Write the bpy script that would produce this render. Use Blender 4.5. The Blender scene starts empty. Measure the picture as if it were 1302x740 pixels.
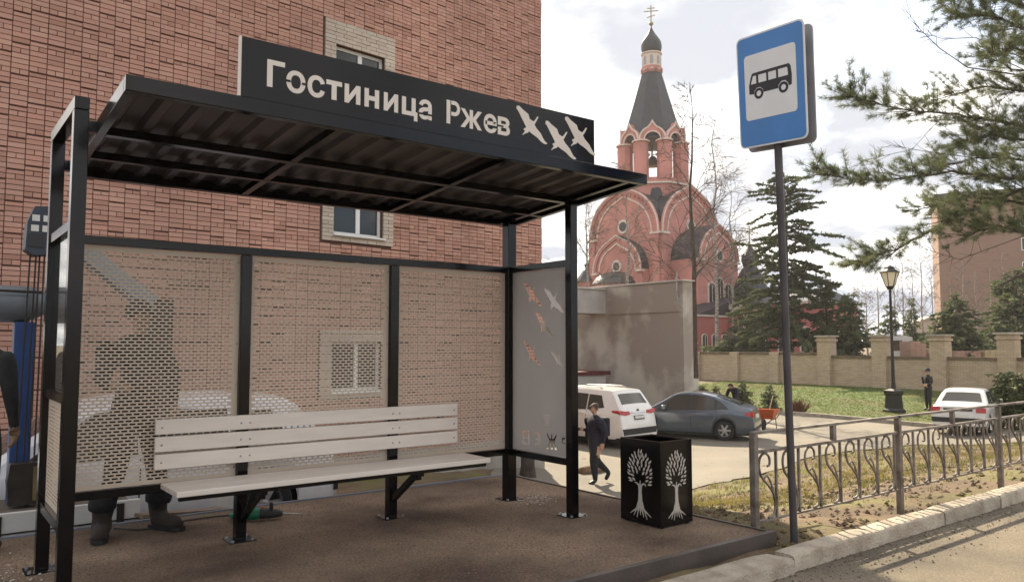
import bpy, bmesh, math, random
import numpy as np
from mathutils import Vector, Matrix
R = math.radians
random.seed(7)
rng = np.random.default_rng(7)
SC = bpy.context.scene
COL = SC.collection

# ------------------------------------------------------------------ camera
FPX, CX, CY, CAMZ = 990.0, 651.0, 370.0, 1.5          # focal length and centre in photo pixels (1302 x 740)
PITCH = R(3.929)
TH = R(52.452)                                       # angle between the view direction and +X (shelter length)
cam = bpy.data.cameras.new('camera')
cam.sensor_width = 36.0
cam.lens = 36.0 * FPX / 1302.0
cam.clip_start = 0.05
cam.clip_end = 3000
cam_ob = bpy.data.objects.new('camera', cam)
COL.objects.link(cam_ob)
cam_ob.location = (0, 0, CAMZ)
cam_ob.rotation_euler = (math.pi / 2 + PITCH, 0, TH - math.pi / 2)
SC.camera = cam_ob

# ------------------------------------------------------------------ light
SUN = Vector((0.62, 1.13, 1.0)).normalized()
elev = math.asin(SUN.z)
azim = math.atan2(SUN.x, SUN.y)
w = bpy.data.worlds.new('World')
SC.world = w
w.use_nodes = True
nt = w.node_tree
nt.nodes.clear()
N = nt.nodes.new
out = N('ShaderNodeOutputWorld')
bg = N('ShaderNodeBackground')
sky = N('ShaderNodeTexSky')
sky.sky_type = 'NISHITA'
sky.sun_disc = False
sky.sun_elevation = elev
sky.sun_rotation = azim
sky.air_density = 1.0
sky.dust_density = 2.0
tc = N('ShaderNodeTexCoord')
sep = N('ShaderNodeSeparateXYZ')
nt.links.new(tc.outputs['Generated'], sep.inputs[0])
addz = N('ShaderNodeMath'); addz.operation = 'ADD'; addz.inputs[1].default_value = 0.22
mx = N('ShaderNodeMath'); mx.operation = 'MAXIMUM'; mx.inputs[1].default_value = 0.0
nt.links.new(sep.outputs['Z'], mx.inputs[0])
nt.links.new(mx.outputs[0], addz.inputs[0])
dv = N('ShaderNodeVectorMath'); dv.operation = 'DIVIDE'
cmb = N('ShaderNodeCombineXYZ')
for i in range(3):
    nt.links.new(addz.outputs[0], cmb.inputs[i])
nt.links.new(tc.outputs['Generated'], dv.inputs[0])
nt.links.new(cmb.outputs[0], dv.inputs[1])
cn = N('ShaderNodeTexNoise')
cn.inputs['Scale'].default_value = 1.25
cn.inputs['Detail'].default_value = 8
cn.inputs['Roughness'].default_value = 0.56
cn.inputs['Distortion'].default_value = 0.25
mp = N('ShaderNodeMapping')
mp.inputs['Location'].default_value = (3.1, 1.7, 0.4)
nt.links.new(dv.outputs[0], mp.inputs['Vector'])
nt.links.new(mp.outputs[0], cn.inputs['Vector'])
cr = N('ShaderNodeValToRGB')
cr.color_ramp.elements[0].position = 0.30
cr.color_ramp.elements[0].color = (0, 0, 0, 1)
cr.color_ramp.elements[1].position = 0.47
cr.color_ramp.elements[1].color = (1, 1, 1, 1)
nt.links.new(cn.outputs['Fac'], cr.inputs[0])
# cloud brightness varies (grey bellies, white rims)
cn2 = N('ShaderNodeTexNoise')
cn2.inputs['Scale'].default_value = 2.6
cn2.inputs['Detail'].default_value = 6
nt.links.new(mp.outputs[0], cn2.inputs['Vector'])
cr2 = N('ShaderNodeValToRGB')
cr2.color_ramp.elements[0].position = 0.41
cr2.color_ramp.interpolation = 'EASE'
cr2.color_ramp.elements[0].color = (2.15, 2.25, 2.5, 1)
cr2.color_ramp.elements[1].position = 0.69
cr2.color_ramp.elements[1].color = (6.4, 6.05, 5.55, 1)
nt.links.new(cn2.outputs['Fac'], cr2.inputs[0])
mixc = N('ShaderNodeMixRGB')
nt.links.new(cr.outputs[0], mixc.inputs[0])
nt.links.new(sky.outputs[0], mixc.inputs[1])
nt.links.new(cr2.outputs[0], mixc.inputs[2])
nt.links.new(mixc.outputs[0], bg.inputs['Color'])
bg.inputs['Strength'].default_value = 0.15
nt.links.new(bg.outputs[0], out.inputs[0])

sl = bpy.data.lights.new('sun', 'SUN')
sl.energy = 5.0
sl.angle = R(0.6)
sl.color = (1.0, 0.86, 0.64)
so = bpy.data.objects.new('sun', sl)
COL.objects.link(so)
so.location = (0, 0, 40)
so.rotation_euler = SUN.to_track_quat('Z', 'Y').to_euler()

SC.view_settings.view_transform = 'Standard'
SC.view_settings.look = 'None'
SC.view_settings.exposure = 1.2
SC.view_settings.gamma = 1.0
SC.view_settings.use_curve_mapping = False

# ------------------------------------------------------------------ photo pixel -> place
_F0 = np.array([math.cos(TH), math.sin(TH), 0]); _R = np.array([math.sin(TH), -math.cos(TH), 0]); _U0 = np.array([0, 0, 1.0])
_F = _F0 * math.cos(PITCH) + _U0 * math.sin(PITCH)
_U = -_F0 * math.sin(PITCH) + _U0 * math.cos(PITCH)
_C = np.array([0, 0, CAMZ])
def ray(x, y): return _F + _R * (x - CX) / FPX + _U * (CY - y) / FPX
def on_z(x, y, z=0.0): d = ray(x, y); return _C + d * (z - CAMZ) / d[2]
def on_y(x, y, Y): d = ray(x, y); return _C + d * (Y / d[1])
def on_x(x, y, X): d = ray(x, y); return _C + d * (X / d[0])
def at(x, y, Z): return _C + ray(x, y) * Z           # depth Z along the view direction

# ------------------------------------------------------------------ mesh helpers
class MB:
    def __init__(s): s.v = []; s.f = []; s.m = []
    def add(s, vs, fs, mi=0):
        b = len(s.v); s.v += [tuple(map(float, p)) for p in vs]
        s.f += [tuple(b + i for i in f) for f in fs]; s.m += [mi] * len(fs); return s
    def box(s, p0, p1, mi=0):
        x0, y0, z0 = p0; x1, y1, z1 = p1
        return s.add([(x0,y0,z0),(x1,y0,z0),(x1,y1,z0),(x0,y1,z0),(x0,y0,z1),(x1,y0,z1),(x1,y1,z1),(x0,y1,z1)],
              [(0,3,2,1),(4,5,6,7),(0,1,5,4),(1,2,6,5),(2,3,7,6),(3,0,4,7)], mi)
    def bar(s, a, b, wd, ht, up=(0,0,1), mi=0):
        a = Vector(a); b = Vector(b); d = (b - a).normalized(); u = Vector(up)
        r = d.cross(u)
        if r.length < 1e-4: r = d.cross(Vector((1,0,0)))
        r.normalize(); u = r.cross(d).normalized()
        r *= wd/2; u *= ht/2
        return s.add([a-r-u, a+r-u, a+r+u, a-r+u, b-r-u, b+r-u, b+r+u, b-r+u],
              [(0,1,2,3),(7,6,5,4),(0,4,5,1),(1,5,6,2),(2,6,7,3),(3,7,4,0)], mi)
    def tube(s, pts, rad, n=6, mi=0, cap=True):
        pts = [Vector(p) for p in pts]
        if not hasattr(rad, '__len__'): rad = [rad]*len(pts)
        vs = []; fs = []
        ref = Vector((0.13,0.31,0.94))
        for i, p in enumerate(pts):
            d = (pts[min(i+1,len(pts)-1)] - pts[max(i-1,0)])
            d = d.normalized() if d.length > 1e-9 else Vector((0,0,1))
            r = d.cross(ref)
            if r.length < .05: r = d.cross(Vector((1,0,0)))
            r.normalize(); u = r.cross(d)
            for k in range(n):
                a = 2*math.pi*k/n
                vs.append(p + (r*math.cos(a) + u*math.sin(a))*rad[i])
        for i in range(len(pts)-1):
            for k in range(n):
                fs.append((i*n+k, i*n+(k+1)%n, (i+1)*n+(k+1)%n, (i+1)*n+k))
        if cap:
            fs.append(tuple(range(n-1,-1,-1))); fs.append(tuple((len(pts)-1)*n+k for k in range(n)))
        return s.add(vs, fs, mi)
    def lathe(s, prof, n=24, c=(0,0,0), a0=0.0, mi=0, cap=True):
        vs = []; fs = []
        for r, z in prof:
            for k in range(n):
                a = a0 + 2*math.pi*k/n
                vs.append((c[0]+r*math.cos(a), c[1]+r*math.sin(a), c[2]+z))
        for i in range(len(prof)-1):
            for k in range(n):
                fs.append((i*n+k, i*n+(k+1)%n, (i+1)*n+(k+1)%n, (i+1)*n+k))
        if cap:
            fs.append(tuple(range(n-1,-1,-1))); fs.append(tuple((len(prof)-1)*n+k for k in range(n)))
        return s.add(vs, fs, mi)
    def prism(s, poly, o, ux, uy, depth, mi=0, mside=None):
        o = Vector(o); ux = Vector(ux); uy = Vector(uy); dn = Vector(depth); n = len(poly)
        A = [o + ux*a + uy*b for a, b in poly]; B = [p + dn for p in A]
        s.add(A+B, [tuple(range(n)), tuple(range(2*n-1, n-1, -1))], mi)
        s.add(A+B, [(i, n+i, n+(i+1)%n, (i+1)%n) for i in range(n)], mi if mside is None else mside)
        return s
    def build(s, name, mats, parent=None, smooth=False, org=None, fixn=False, bevel=0):
        me = bpy.data.meshes.new(name)
        if org is None and parent is not None: org = parent.get('_o', (0,0,0))
        if org is not None:
            ox, oy, oz = org
            v = [(a-ox, b-oy, c-oz) for a, b, c in s.v]
        else: v = s.v
        me.from_pydata(v, [], s.f)
        if not isinstance(mats, (list, tuple)): mats = [mats]
        for m in mats: me.materials.append(m)
        if len(mats) > 1: me.polygons.foreach_set('material_index', s.m)
        if fixn:
            bm = bmesh.new(); bm.from_mesh(me); bmesh.ops.recalc_face_normals(bm, faces=bm.faces); bm.to_mesh(me); bm.free()
        if smooth:
            me.polygons.foreach_set('use_smooth', [True]*len(me.polygons))
            if smooth is not True: me.set_sharp_from_angle(angle=R(smooth))
        me.update()
        o = bpy.data.objects.new(name, me)
        COL.objects.link(o)
        if bevel:
            b = o.modifiers.new('bevel','BEVEL'); b.width = bevel; b.segments = 2; b.limit_method = 'ANGLE'
        if parent is not None: o.parent = parent
        elif org is not None: o.location = org
        return o

def tag(o, label, cat, group=None):
    o['label'] = label; o['category'] = cat
    if group: o['group'] = group
    return o
def thing(name, label, cat, org=(0,0,0), group=None, local=False, rz=0.0):
    e = bpy.data.objects.new(name, None)
    COL.objects.link(e)
    e.empty_display_size = 0.1
    e.location = org
    e.rotation_euler = (0, 0, rz)
    e['_o'] = (0,0,0) if local else tuple(float(a) for a in org)
    return tag(e, label, cat, group)
def struct(o, kind='structure'):
    o['kind'] = kind; return o
def copy_tree(o, parent=None):
    c = o.copy(); COL.objects.link(c)
    if parent is not None: c.parent = parent
    for ch in list(o.children): copy_tree(ch, c)
    return c

# ------------------------------------------------------------------ materials
MATS = {}
def mat(name, col, rough=0.6, metal=0.0, var=0.12, scale=6.0, bump=0.0, bscale=80.0, col2=None, lo=0.35, hi=0.65, spec=0.5, det=5, rnd=0.0, coat=0.0, stretch=None, grain=0.0, gscale=90.0):
    m = bpy.data.materials.new(name); m.use_nodes = True
    t = m.node_tree; b = t.nodes['Principled BSDF']
    b.inputs['Roughness'].default_value = rough; b.inputs['Metallic'].default_value = metal
    b.inputs['Specular IOR Level'].default_value = spec
    if coat: b.inputs['Coat Weight'].default_value = coat; b.inputs['Coat Roughness'].default_value = 0.06
    c1 = tuple(c*(1-var) for c in col) if col2 is None else col
    c2 = tuple(min(1,c*(1+var)) for c in col) if col2 is None else col2
    g = t.nodes.new('ShaderNodeTexCoord'); src = g.outputs['Object']
    if stretch:
        mpn = t.nodes.new('ShaderNodeMapping'); mpn.inputs['Scale'].default_value = stretch
        t.links.new(src, mpn.inputs[0]); src = mpn.outputs[0]
    n = t.nodes.new('ShaderNodeTexNoise'); n.inputs['Scale'].default_value = scale; n.inputs['Detail'].default_value = det
    t.links.new(src, n.inputs['Vector'])
    r = t.nodes.new('ShaderNodeValToRGB')
    r.color_ramp.elements[0].position = lo; r.color_ramp.elements[0].color = (*c1,1)
    r.color_ramp.elements[1].position = hi; r.color_ramp.elements[1].color = (*c2,1)
    t.links.new(n.outputs['Fac'], r.inputs[0])
    last = r.outputs[0]
    if rnd:
        oi = t.nodes.new('ShaderNodeObjectInfo'); h = t.nodes.new('ShaderNodeHueSaturation')
        mr = t.nodes.new('ShaderNodeMapRange'); mr.inputs['To Min'].default_value = 1-rnd; mr.inputs['To Max'].default_value = 1+rnd
        t.links.new(oi.outputs['Random'], mr.inputs[0]); t.links.new(mr.outputs[0], h.inputs['Value']); t.links.new(last, h.inputs['Color'])
        last = h.outputs[0]
    if grain:
        n3 = t.nodes.new('ShaderNodeTexNoise'); n3.inputs['Scale'].default_value = gscale; n3.inputs['Detail'].default_value = 3; n3.inputs['Roughness'].default_value = .8
        t.links.new(src, n3.inputs['Vector']); m3 = t.nodes.new('ShaderNodeMapRange'); m3.inputs['From Min'].default_value = .32; m3.inputs['From Max'].default_value = .68; m3.inputs['To Min'].default_value = 1-grain; m3.inputs['To Max'].default_value = 1+grain
        t.links.new(n3.outputs['Fac'], m3.inputs[0]); h3 = t.nodes.new('ShaderNodeHueSaturation'); t.links.new(m3.outputs[0], h3.inputs['Value']); t.links.new(last, h3.inputs['Color']); last = h3.outputs[0]
    t.links.new(last, b.inputs['Base Color'])
    if bump:
        n2 = t.nodes.new('ShaderNodeTexNoise'); n2.inputs['Scale'].default_value = bscale; n2.inputs['Detail'].default_value = 4
        t.links.new(src, n2.inputs['Vector'])
        bp = t.nodes.new('ShaderNodeBump'); bp.inputs['Strength'].default_value = min(1,bump); bp.inputs['Distance'].default_value = 0.02*max(1,bump)
        t.links.new(n2.outputs['Fac'], bp.inputs['Height']); t.links.new(bp.outputs[0], b.inputs['Normal'])
    MATS[name] = m
    return m
def leafy(m, amt=0.35):
    t = m.node_tree; b = t.nodes['Principled BSDF']; src = b.inputs['Base Color'].links[0].from_socket
    tr = t.nodes.new('ShaderNodeBsdfTranslucent'); mix = t.nodes.new('ShaderNodeMixShader'); mix.inputs[0].default_value = amt
    h = t.nodes.new('ShaderNodeHueSaturation'); h.inputs['Value'].default_value = 1.5; h.inputs['Saturation'].default_value = 1.1
    t.links.new(src, h.inputs['Color']); t.links.new(h.outputs[0], tr.inputs['Color'])
    t.links.new(b.outputs[0], mix.inputs[1]); t.links.new(tr.outputs[0], mix.inputs[2])
    t.links.new(mix.outputs[0], t.nodes['Material Output'].inputs['Surface'])
    return m
def glass_mat(name, col=(0.02,0.025,0.03), rough=0.04, alpha=None, trans=0.0):
    m = bpy.data.materials.new(name); m.use_nodes = True
    b = m.node_tree.nodes['Principled BSDF']
    b.inputs['Base Color'].default_value = (*col,1); b.inputs['Roughness'].default_value = rough
    b.inputs['Transmission Weight'].default_value = trans
    b.inputs['IOR'].default_value = 1.45
    if alpha is not None: b.inputs['Alpha'].default_value = alpha
    MATS[name] = m
    return m
black = mat('black_paint', (0.0065,0.0055,0.0055), 0.15, 0, 0.3, 3.0, spec=0.30)
panel_m = mat('cream_sheet', (0.56,0.46,0.36), 0.5, 0, 0.05, 2.0)
endp_m = mat('grey_sheet', (0.50,0.46,0.43), 0.5, 0, 0.05, 2.0)
roof_m = mat('brown_roof_sheet', (0.062,0.050,0.047), 0.42, 0.1, 0.15, 2.0)
bench_m = mat('cream_board', (0.70,0.63,0.56), 0.42, 0, 0.05, 3.0, 0.05, 60, stretch=(1,6,6))
steel = mat('steel', (0.35,0.35,0.36), 0.4, 0.8, 0.2)
letter_m = mat('letter_backing', (0.66,0.60,0.54), 0.55, 0, 0.04)
conc = mat('concrete', (0.36,0.32,0.27), 0.85, 0, 0.2, 4, 0.5, 60, rnd=0.12)

# ------------------------------------------------------------------ terrain
_pts = []
for X in (-14,-8,-3,1,5): 
    for Y in (3.6,5.5,7.1): _pts.append((X,Y,-0.13))
for X in (-20,-8,0,8,16,26,40):
    for Y in (2.6,-3,-14): _pts.append((X,Y,-0.33))
_pts += [(5.75,4.1,-0.03),(6.6,4.1,-0.14),(8.2,4.1,-0.26),(10.8,4.1,-0.27),(13.5,4.1,-0.3),(18,4.1,-0.33),(26,4.1,-0.36),(40,4.2,-0.35),
  (5.9,3.6,-0.12),(7,3.6,-0.16),(9,3.6,-0.22),(13,3.6,-0.25),(6,5,-0.14),(6,6,-0.25),(6,7.2,-0.36),
  (-14,8.2,-0.42),(-6,8.2,-0.45),(0,8,-0.45),(3,8,-0.42),(5.5,8,-0.45),(0,9.4,-0.55),(3,9.4,-0.57),(6.5,9,-0.75),(-6,11,-0.7),(0,11,-0.75),(4,12,-0.9),(8,12,-1.1),(11,14,-1.3),(0,13,-0.9),(-8,13,-0.9),(-16,13,-0.9),
  (8.5,9.5,-1.05),(9,7,-0.75),(10.5,10.5,-1.45),(12.2,12.8,-1.62),(13.5,10.75,-1.5),(11,6.5,-0.72),(14,7,-0.85),(16,9,-1.25),(18.5,11.3,-1.42),(20,7,-0.95),(25,8.8,-1.3),(24,6,-0.7),(32,8,-1.2),(32,5.5,-0.7),
  (16.5,17,-1.55),(20.5,16,-1.5),(27,11.5,-1.55),(24.5,16.8,-1.48),(22,21,-1.45),(18,21,-1.5),(28.3,19.5,-1.38),(28.6,16,-1.42),(29,12.7,-1.48),(33,9,-1.4),
  (29.2,19.5,-1.28),(29.5,16,-1.32),(30,12.7,-1.38),(33.5,15.4,-1.24),(34.5,20,-1.0),(36,12,-1.2),(39.5,28,-0.7),(39.5,23,-0.7),(39.5,18,-0.7),(39.8,14,-0.75),(40,9,-0.8),(30,24,-1.1),(28.5,30,-1.0),(20,30,-1.3),
  (46,30,-0.5),(46,15,-0.5),(59,53,-0.3),(60,20,-0.3),(45,5,-0.6),(70,0,-0.4),(80,40,-0.2),(40,70,-0.3),(10,30,-1.2),(0,40,-0.8),(-20,30,-0.7),(90,80,-0.2),(60,-20,-0.33),(-40,0,-0.33),(-40,20,-0.6),(90,20,-0.2)]
_P = np.array(_pts, float)
def _phi(r2): return np.where(r2 > 1e-9, 0.5*r2*np.log(np.maximum(r2,1e-12)), 0.0)
_n = len(_P)
_K = _phi(((_P[:,None,:2]-_P[None,:,:2])**2).sum(-1)) + np.eye(_n)*0.6
_A = np.zeros((_n+3,_n+3)); _A[:_n,:_n] = _K; _A[:_n,_n] = 1; _A[:_n,_n+1:] = _P[:,:2]; _A[_n,:_n] = 1; _A[_n+1:,:_n] = _P[:,:2].T
_W = np.linalg.solve(_A, np.concatenate([_P[:,2], np.zeros(3)]))
def terr(X, Y):
    X = np.asarray(X, float); Y = np.asarray(Y, float); sh = np.broadcast(X,Y).shape
    x = np.broadcast_to(X,sh).ravel(); y = np.broadcast_to(Y,sh).ravel()
    r2 = (x[:,None]-_P[None,:,0])**2 + (y[:,None]-_P[None,:,1])**2
    z = _phi(r2)@_W[:_n] + _W[_n] + _W[_n+1]*x + _W[_n+2]*y
    d = np.hypot(x-25, y-15); t = np.clip((d-55)/30, 0, 1)
    z = np.clip(z, -1.75, 0.0)
    z = z*(1-t) - 0.35*t
    z = np.where(y < 3.46, np.minimum(z,-0.30), z)
    inp = (x < 5.56) & (y > 3.4) & (y < 7.32)
    z = np.where(inp, np.minimum(z,-0.10), z)
    return z.reshape(sh)
def tz(x, y): return float(terr(x, y))
def hit(x, y):                                         # photo pixel -> point of the ground it shows
    d = ray(x, y); t = 3.0
    for k in range(4000):
        p = _C + d*t
        if p[2] <= tz(p[0], p[1]): return p
        t += 0.05
    return p

soil = mat('soil', (0.06,0.038,0.021), 0.95, 0, 0.3, 1.3, 1.0, 26, col2=(0.16,0.108,0.062), lo=0.3, hi=0.7, grain=.4, gscale=40)
# soil: grass cover shows where noise says so
def ground_material():
    m = soil; t = m.node_tree; b = t.nodes['Principled BSDF']
    src = b.inputs['Base Color'].links[0].from_socket
    tcn = t.nodes.new('ShaderNodeTexCoord')
    n = t.nodes.new('ShaderNodeTexNoise'); n.inputs['Scale'].default_value = 0.55; n.inputs['Detail'].default_value = 8; n.inputs['Roughness'].default_value = 0.7
    t.links.new(tcn.outputs['Object'], n.inputs['Vector'])
    r = t.nodes.new('ShaderNodeValToRGB'); r.color_ramp.elements[0].position = 0.50; r.color_ramp.elements[1].position = 0.64
    t.links.new(n.outputs['Fac'], r.inputs[0])
    mix = t.nodes.new('ShaderNodeMixRGB'); mix.inputs[2].default_value = (0.13,0.12,0.035,1)
    t.links.new(r.outputs[0], mix.inputs[0]); t.links.new(src, mix.inputs[1]); t.links.new(mix.outputs[0], b.inputs['Base Color'])
ground_material()

def axis(vals): return np.unique(np.round(np.concatenate(vals), 4))
gx = axis([np.linspace(-900,-40,12), np.linspace(-40,-6,18), np.linspace(-6,24,121), np.linspace(24,60,73), np.linspace(60,120,21), np.linspace(120,1500,14)])
gy = axis([np.linspace(-900,-30,10), np.linspace(-30,2,17), np.linspace(2,22,101), [3.455,3.475], np.linspace(22,40,37), np.linspace(40,120,33), np.linspace(120,1500,14)])
GX, GY = np.meshgrid(gx, gy)
GZ = np.concatenate([terr(GX[i:i+1], GY[i:i+1]) for i in range(len(gy))])
near = (np.hypot(GX-10, GY-8) < 22) & (GY > 3.5)
GZ = GZ + near*rng.normal(0, 0.012, GZ.shape)
g = MB(); nx = len(gx)
g.v = [tuple(p) for p in np.stack([GX.ravel(), GY.ravel(), GZ.ravel()], 1).tolist()]
g.f = [(j*nx+i, j*nx+i+1, (j+1)*nx+i+1, (j+1)*nx+i) for j in range(len(gy)-1) for i in range(nx-1)]
ground = struct(g.build('ground', soil, smooth=True))

# road in front of the kerb
asph = mat('road_asphalt', (0.095,0.08,0.058), 0.9, 0, 0.3, 0.9, 0.7, 140, col2=(0.21,0.172,0.118), lo=0.3, hi=0.72, det=9, grain=.4, gscale=70)
r = MB()
xs = np.linspace(-60,120,91); ys = np.linspace(-22,3.40,26)
for y in ys:
    for x in xs: r.v.append((x, y, -0.165 - 0.02*max(0, (2.6-y))*0.15))
r.f = [(j*91+i, j*91+i+1, (j+1)*91+i+1, (j+1)*91+i) for j in range(25) for i in range(90)]
struct(r.build('road', asph, smooth=True))

def draped(name, poly, dz, step, material, kind='structure', jitter=0.0):
    """a sheet that follows the ground inside a polygon, cut on its outline"""
    bm = bmesh.new()
    P = np.array(poly)
    x0, y0 = P.min(0); x1, y1 = P.max(0)
    f = bm.faces.new([bm.verts.new((p[0],p[1],0)) for p in poly])
    for ax, a, bnd in ((0,x0,x1),(1,y0,y1)):
        k = a + step
        while k < bnd:
            co = (k,0,0) if ax == 0 else (0,k,0); no = (1,0,0) if ax == 0 else (0,1,0)
            bmesh.ops.bisect_plane(bm, geom=bm.verts[:]+bm.edges[:]+bm.faces[:], plane_co=co, plane_no=no)
            k += step
    co = np.array([v.co[:2] for v in bm.verts]); z = terr(co[:,0], co[:,1])
    for v, zz in zip(bm.verts, z): v.co.z = zz + dz
    bmesh.ops.recalc_face_normals(bm, faces=bm.faces)
    if sum(fc.normal.z for fc in bm.faces) < 0: bmesh.ops.reverse_faces(bm, faces=bm.faces)
    me = bpy.data.meshes.new(name); bm.to_mesh(me); bm.free()
    me.materials.append(material)
    me.polygons.foreach_set('use_smooth', [True]*len(me.polygons))
    o = bpy.data.objects.new(name, me); COL.objects.link(o); return struct(o, kind)
def wob(poly, n=6, amp=0.15, seed=3):
    rr = random.Random(seed); outp = []
    for i in range(len(poly)):
        a = poly[i]; b = poly[(i+1)%len(poly)]
        for k in range(n):
            t = k/n; outp.append((a[0]+(b[0]-a[0])*t + rr.uniform(-amp,amp)*(k>0), a[1]+(b[1]-a[1])*t + rr.uniform(-amp,amp)*(k>0)))
    return outp
yard_m = mat('yard_asphalt', (0.125,0.11,0.09), 0.9, 0, 0.3, 0.35, 0.4, 90, col2=(0.215,0.19,0.15), lo=0.3, hi=0.7, det=10, grain=.2, gscale=30)
a1 = hit(900,617); a2 = hit(957,607); a3 = hit(1035,581); a4 = hit(1160,566)
yard_poly = [(8.6,10.2),(a1[0],a1[1]),(a2[0],a2[1]),(a3[0],a3[1]),(a4[0],a4[1]),(26,8.6),(33,7.4),(60,6.5),(60,9.4),(34,9.8),(29.3,12.6),(28.9,16),(28.6,19.4),(28.0,20.6),(24.5,21.5),(23.5,30),(8,30),(6.5,22),(11.5,15.5),(9.5,13)]
draped('yard_asphalt', wob(yard_poly, 5, 0.12), 0.02, 0.6, yard_m)
lawn_m = mat('lawn', (0.085,0.085,0.022), 0.9, 0, 0.3, 0.45, 1.0, 30, col2=(0.075,0.115,0.020), lo=0.3, hi=0.7, det=8)
lawn_poly = [(29.1,12.7),(34,9.95),(39.2,9.9),(39.2,29),(33,30),(27,24.5),(28.2,20.6),(28.8,19.4),(29.1,16)]
draped('lawn', wob(lawn_poly,3,0.03,4), 0.03, 0.8, lawn_m)

# pale kerb between yard and lawn
kc = struct(bpy.data.objects.new('yard_kerb', None)); COL.objects.link(kc); kc['_o'] = (0,0,0)
kp = [(34.0,9.85),(29.05,12.65),(28.75,16),(28.45,19.4),(27.9,20.6),(24.4,21.5)]
for a, b in zip(kp[:-1], kp[1:]):
    L = math.dist(a,b); n = max(1, int(L/1.0))
    for k in range(n):
        p = [a[0]+(b[0]-a[0])*(k+0.01)/n, a[1]+(b[1]-a[1])*(k+0.01)/n]; q = [a[0]+(b[0]-a[0])*(k+0.99)/n, a[1]+(b[1]-a[1])*(k+0.99)/n]
        MB().bar((*p, tz(*p)+0.04), (*q, tz(*q)+0.04), 0.15, 0.22).build('kerb_stone', conc, kc)

# kerb along the road
kerb_m = mat('kerb_concrete', (0.27,0.22,0.165), 0.9, 0, 0.25, 5, 0.9, 45, rnd=0.12, col2=(0.42,0.37,0.29))
kerb = struct(bpy.data.objects.new('kerb', None)); COL.objects.link(kerb); kerb['_o'] = (0,0,0)
def stone(x0, x1, y0, y1, z0, z1, sd):
    rr = random.Random(sd); m = MB(); n = 7
    sec = [(y0,z0),(y0+0.004,z1-0.024),(y0+0.014,z1-0.006),(y0+0.03,z1),(y1,z1-0.004),(y1,z0)]
    for i in range(n+1):
        x = x0+(x1-x0)*i/n
        for (y,z) in sec:
            j = 0.0035 if z > z0+0.01 else 0
            if i in (0,n): j *= 1.6
            m.v.append((x + rr.uniform(-0.006,0.006), y+rr.uniform(-j,j), z+rr.uniform(-j,j)*0.8 - (0.006 if i in (0,n) and z > z0+0.05 else 0)))
    k = len(sec)
    m.f = [(i*k+q, (i+1)*k+q, (i+1)*k+(q+1)%k, i*k+(q+1)%k) for i in range(n) for q in range(k)]
    m.f += [tuple(range(k-1,-1,-1))[::-1], tuple(n*k+q for q in range(k))[::-1]]
    m.m = [0]*len(m.f)
    return m
x = 5.20; sd = 1
while x < 34:
    dy = random.uniform(-0.012,0.012); dzz = random.uniform(-0.012,0.012)
    stone(x+0.006, x+1.215, 3.365+dy, 3.545+dy, -0.34, -0.03+dzz, sd).build('kerb_stone', kerb_m, kerb, smooth=50, fixn=True); x += 1.225; sd += 1
x = 5.17
while x > -12:
    dy = random.uniform(-0.012,0.012); dzz = random.uniform(-0.012,0.012)
    stone(x-1.21, x, 3.33+dy, 3.57+dy, -0.34, -0.05+dzz, sd).build('kerb_stone', kerb_m, kerb, smooth=50, fixn=True); x -= 1.22; sd += 1

# shelter platform: gravelly slab with a dark front edging
plat_m = mat('platform_screenings', (0.085,0.053,0.033), 0.95, 0, 0.3, 0.9, 1.0, 120, col2=(0.275,0.190,0.125), lo=0.36, hi=0.66, det=15, grain=.6, gscale=55)
PX0, PX1, PY0, PY1 = -9.0, 5.50, 3.80, 7.25
m = MB(); nxp, nyp = 146, 36
for j in range(nyp):
    for i in range(nxp):
        m.v.append((PX0+(PX1-PX0)*i/(nxp-1), PY0+(PY1-PY0)*j/(nyp-1), 0.0 + (rng.normal(0,0.0035) if 0<i<nxp-1 and 0<j<nyp-1 else 0)))
m.f = [(j*nxp+i, j*nxp+i+1, (j+1)*nxp+i+1, (j+1)*nxp+i) for j in range(nyp-1) for i in range(nxp-1)]
m.m = [0]*len(m.f)
m.add([(PX0,PY0,-.3),(PX1,PY0,-.3),(PX1,PY1,-.3),(PX0,PY1,-.3),(PX0,PY0,0),(PX1,PY0,0),(PX1,PY1,0),(PX0,PY1,0)],[(0,1,5,4),(1,2,6,5),(2,3,7,6),(3,0,4,7)])
platform = struct(m.build('platform', plat_m, smooth=40))
platform['_o'] = (0,0,0)
edge_m = mat('edging_steel', (0.085,0.068,0.058), 0.6, 0.2, 0.2, 3, 0.2, 50)
edge2 = mat('edging_bluish', (0.20,0.22,0.27), 0.5, 0.5, 0.15, 3)
MB().box((PX0,3.745,-0.28),(PX1+0.05,3.797,0.012)).build('front_edging', edge_m, platform)
MB().box((PX1+0.003,3.80,-0.28),(PX1+0.03,PY1+0.03,0.012)).build('side_edging', edge_m, platform)
MB().box((PX0,PY1+0.003,-0.28),(PX1,PY1+0.03,0.014)).build('back_edging', edge2, platform)

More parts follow.
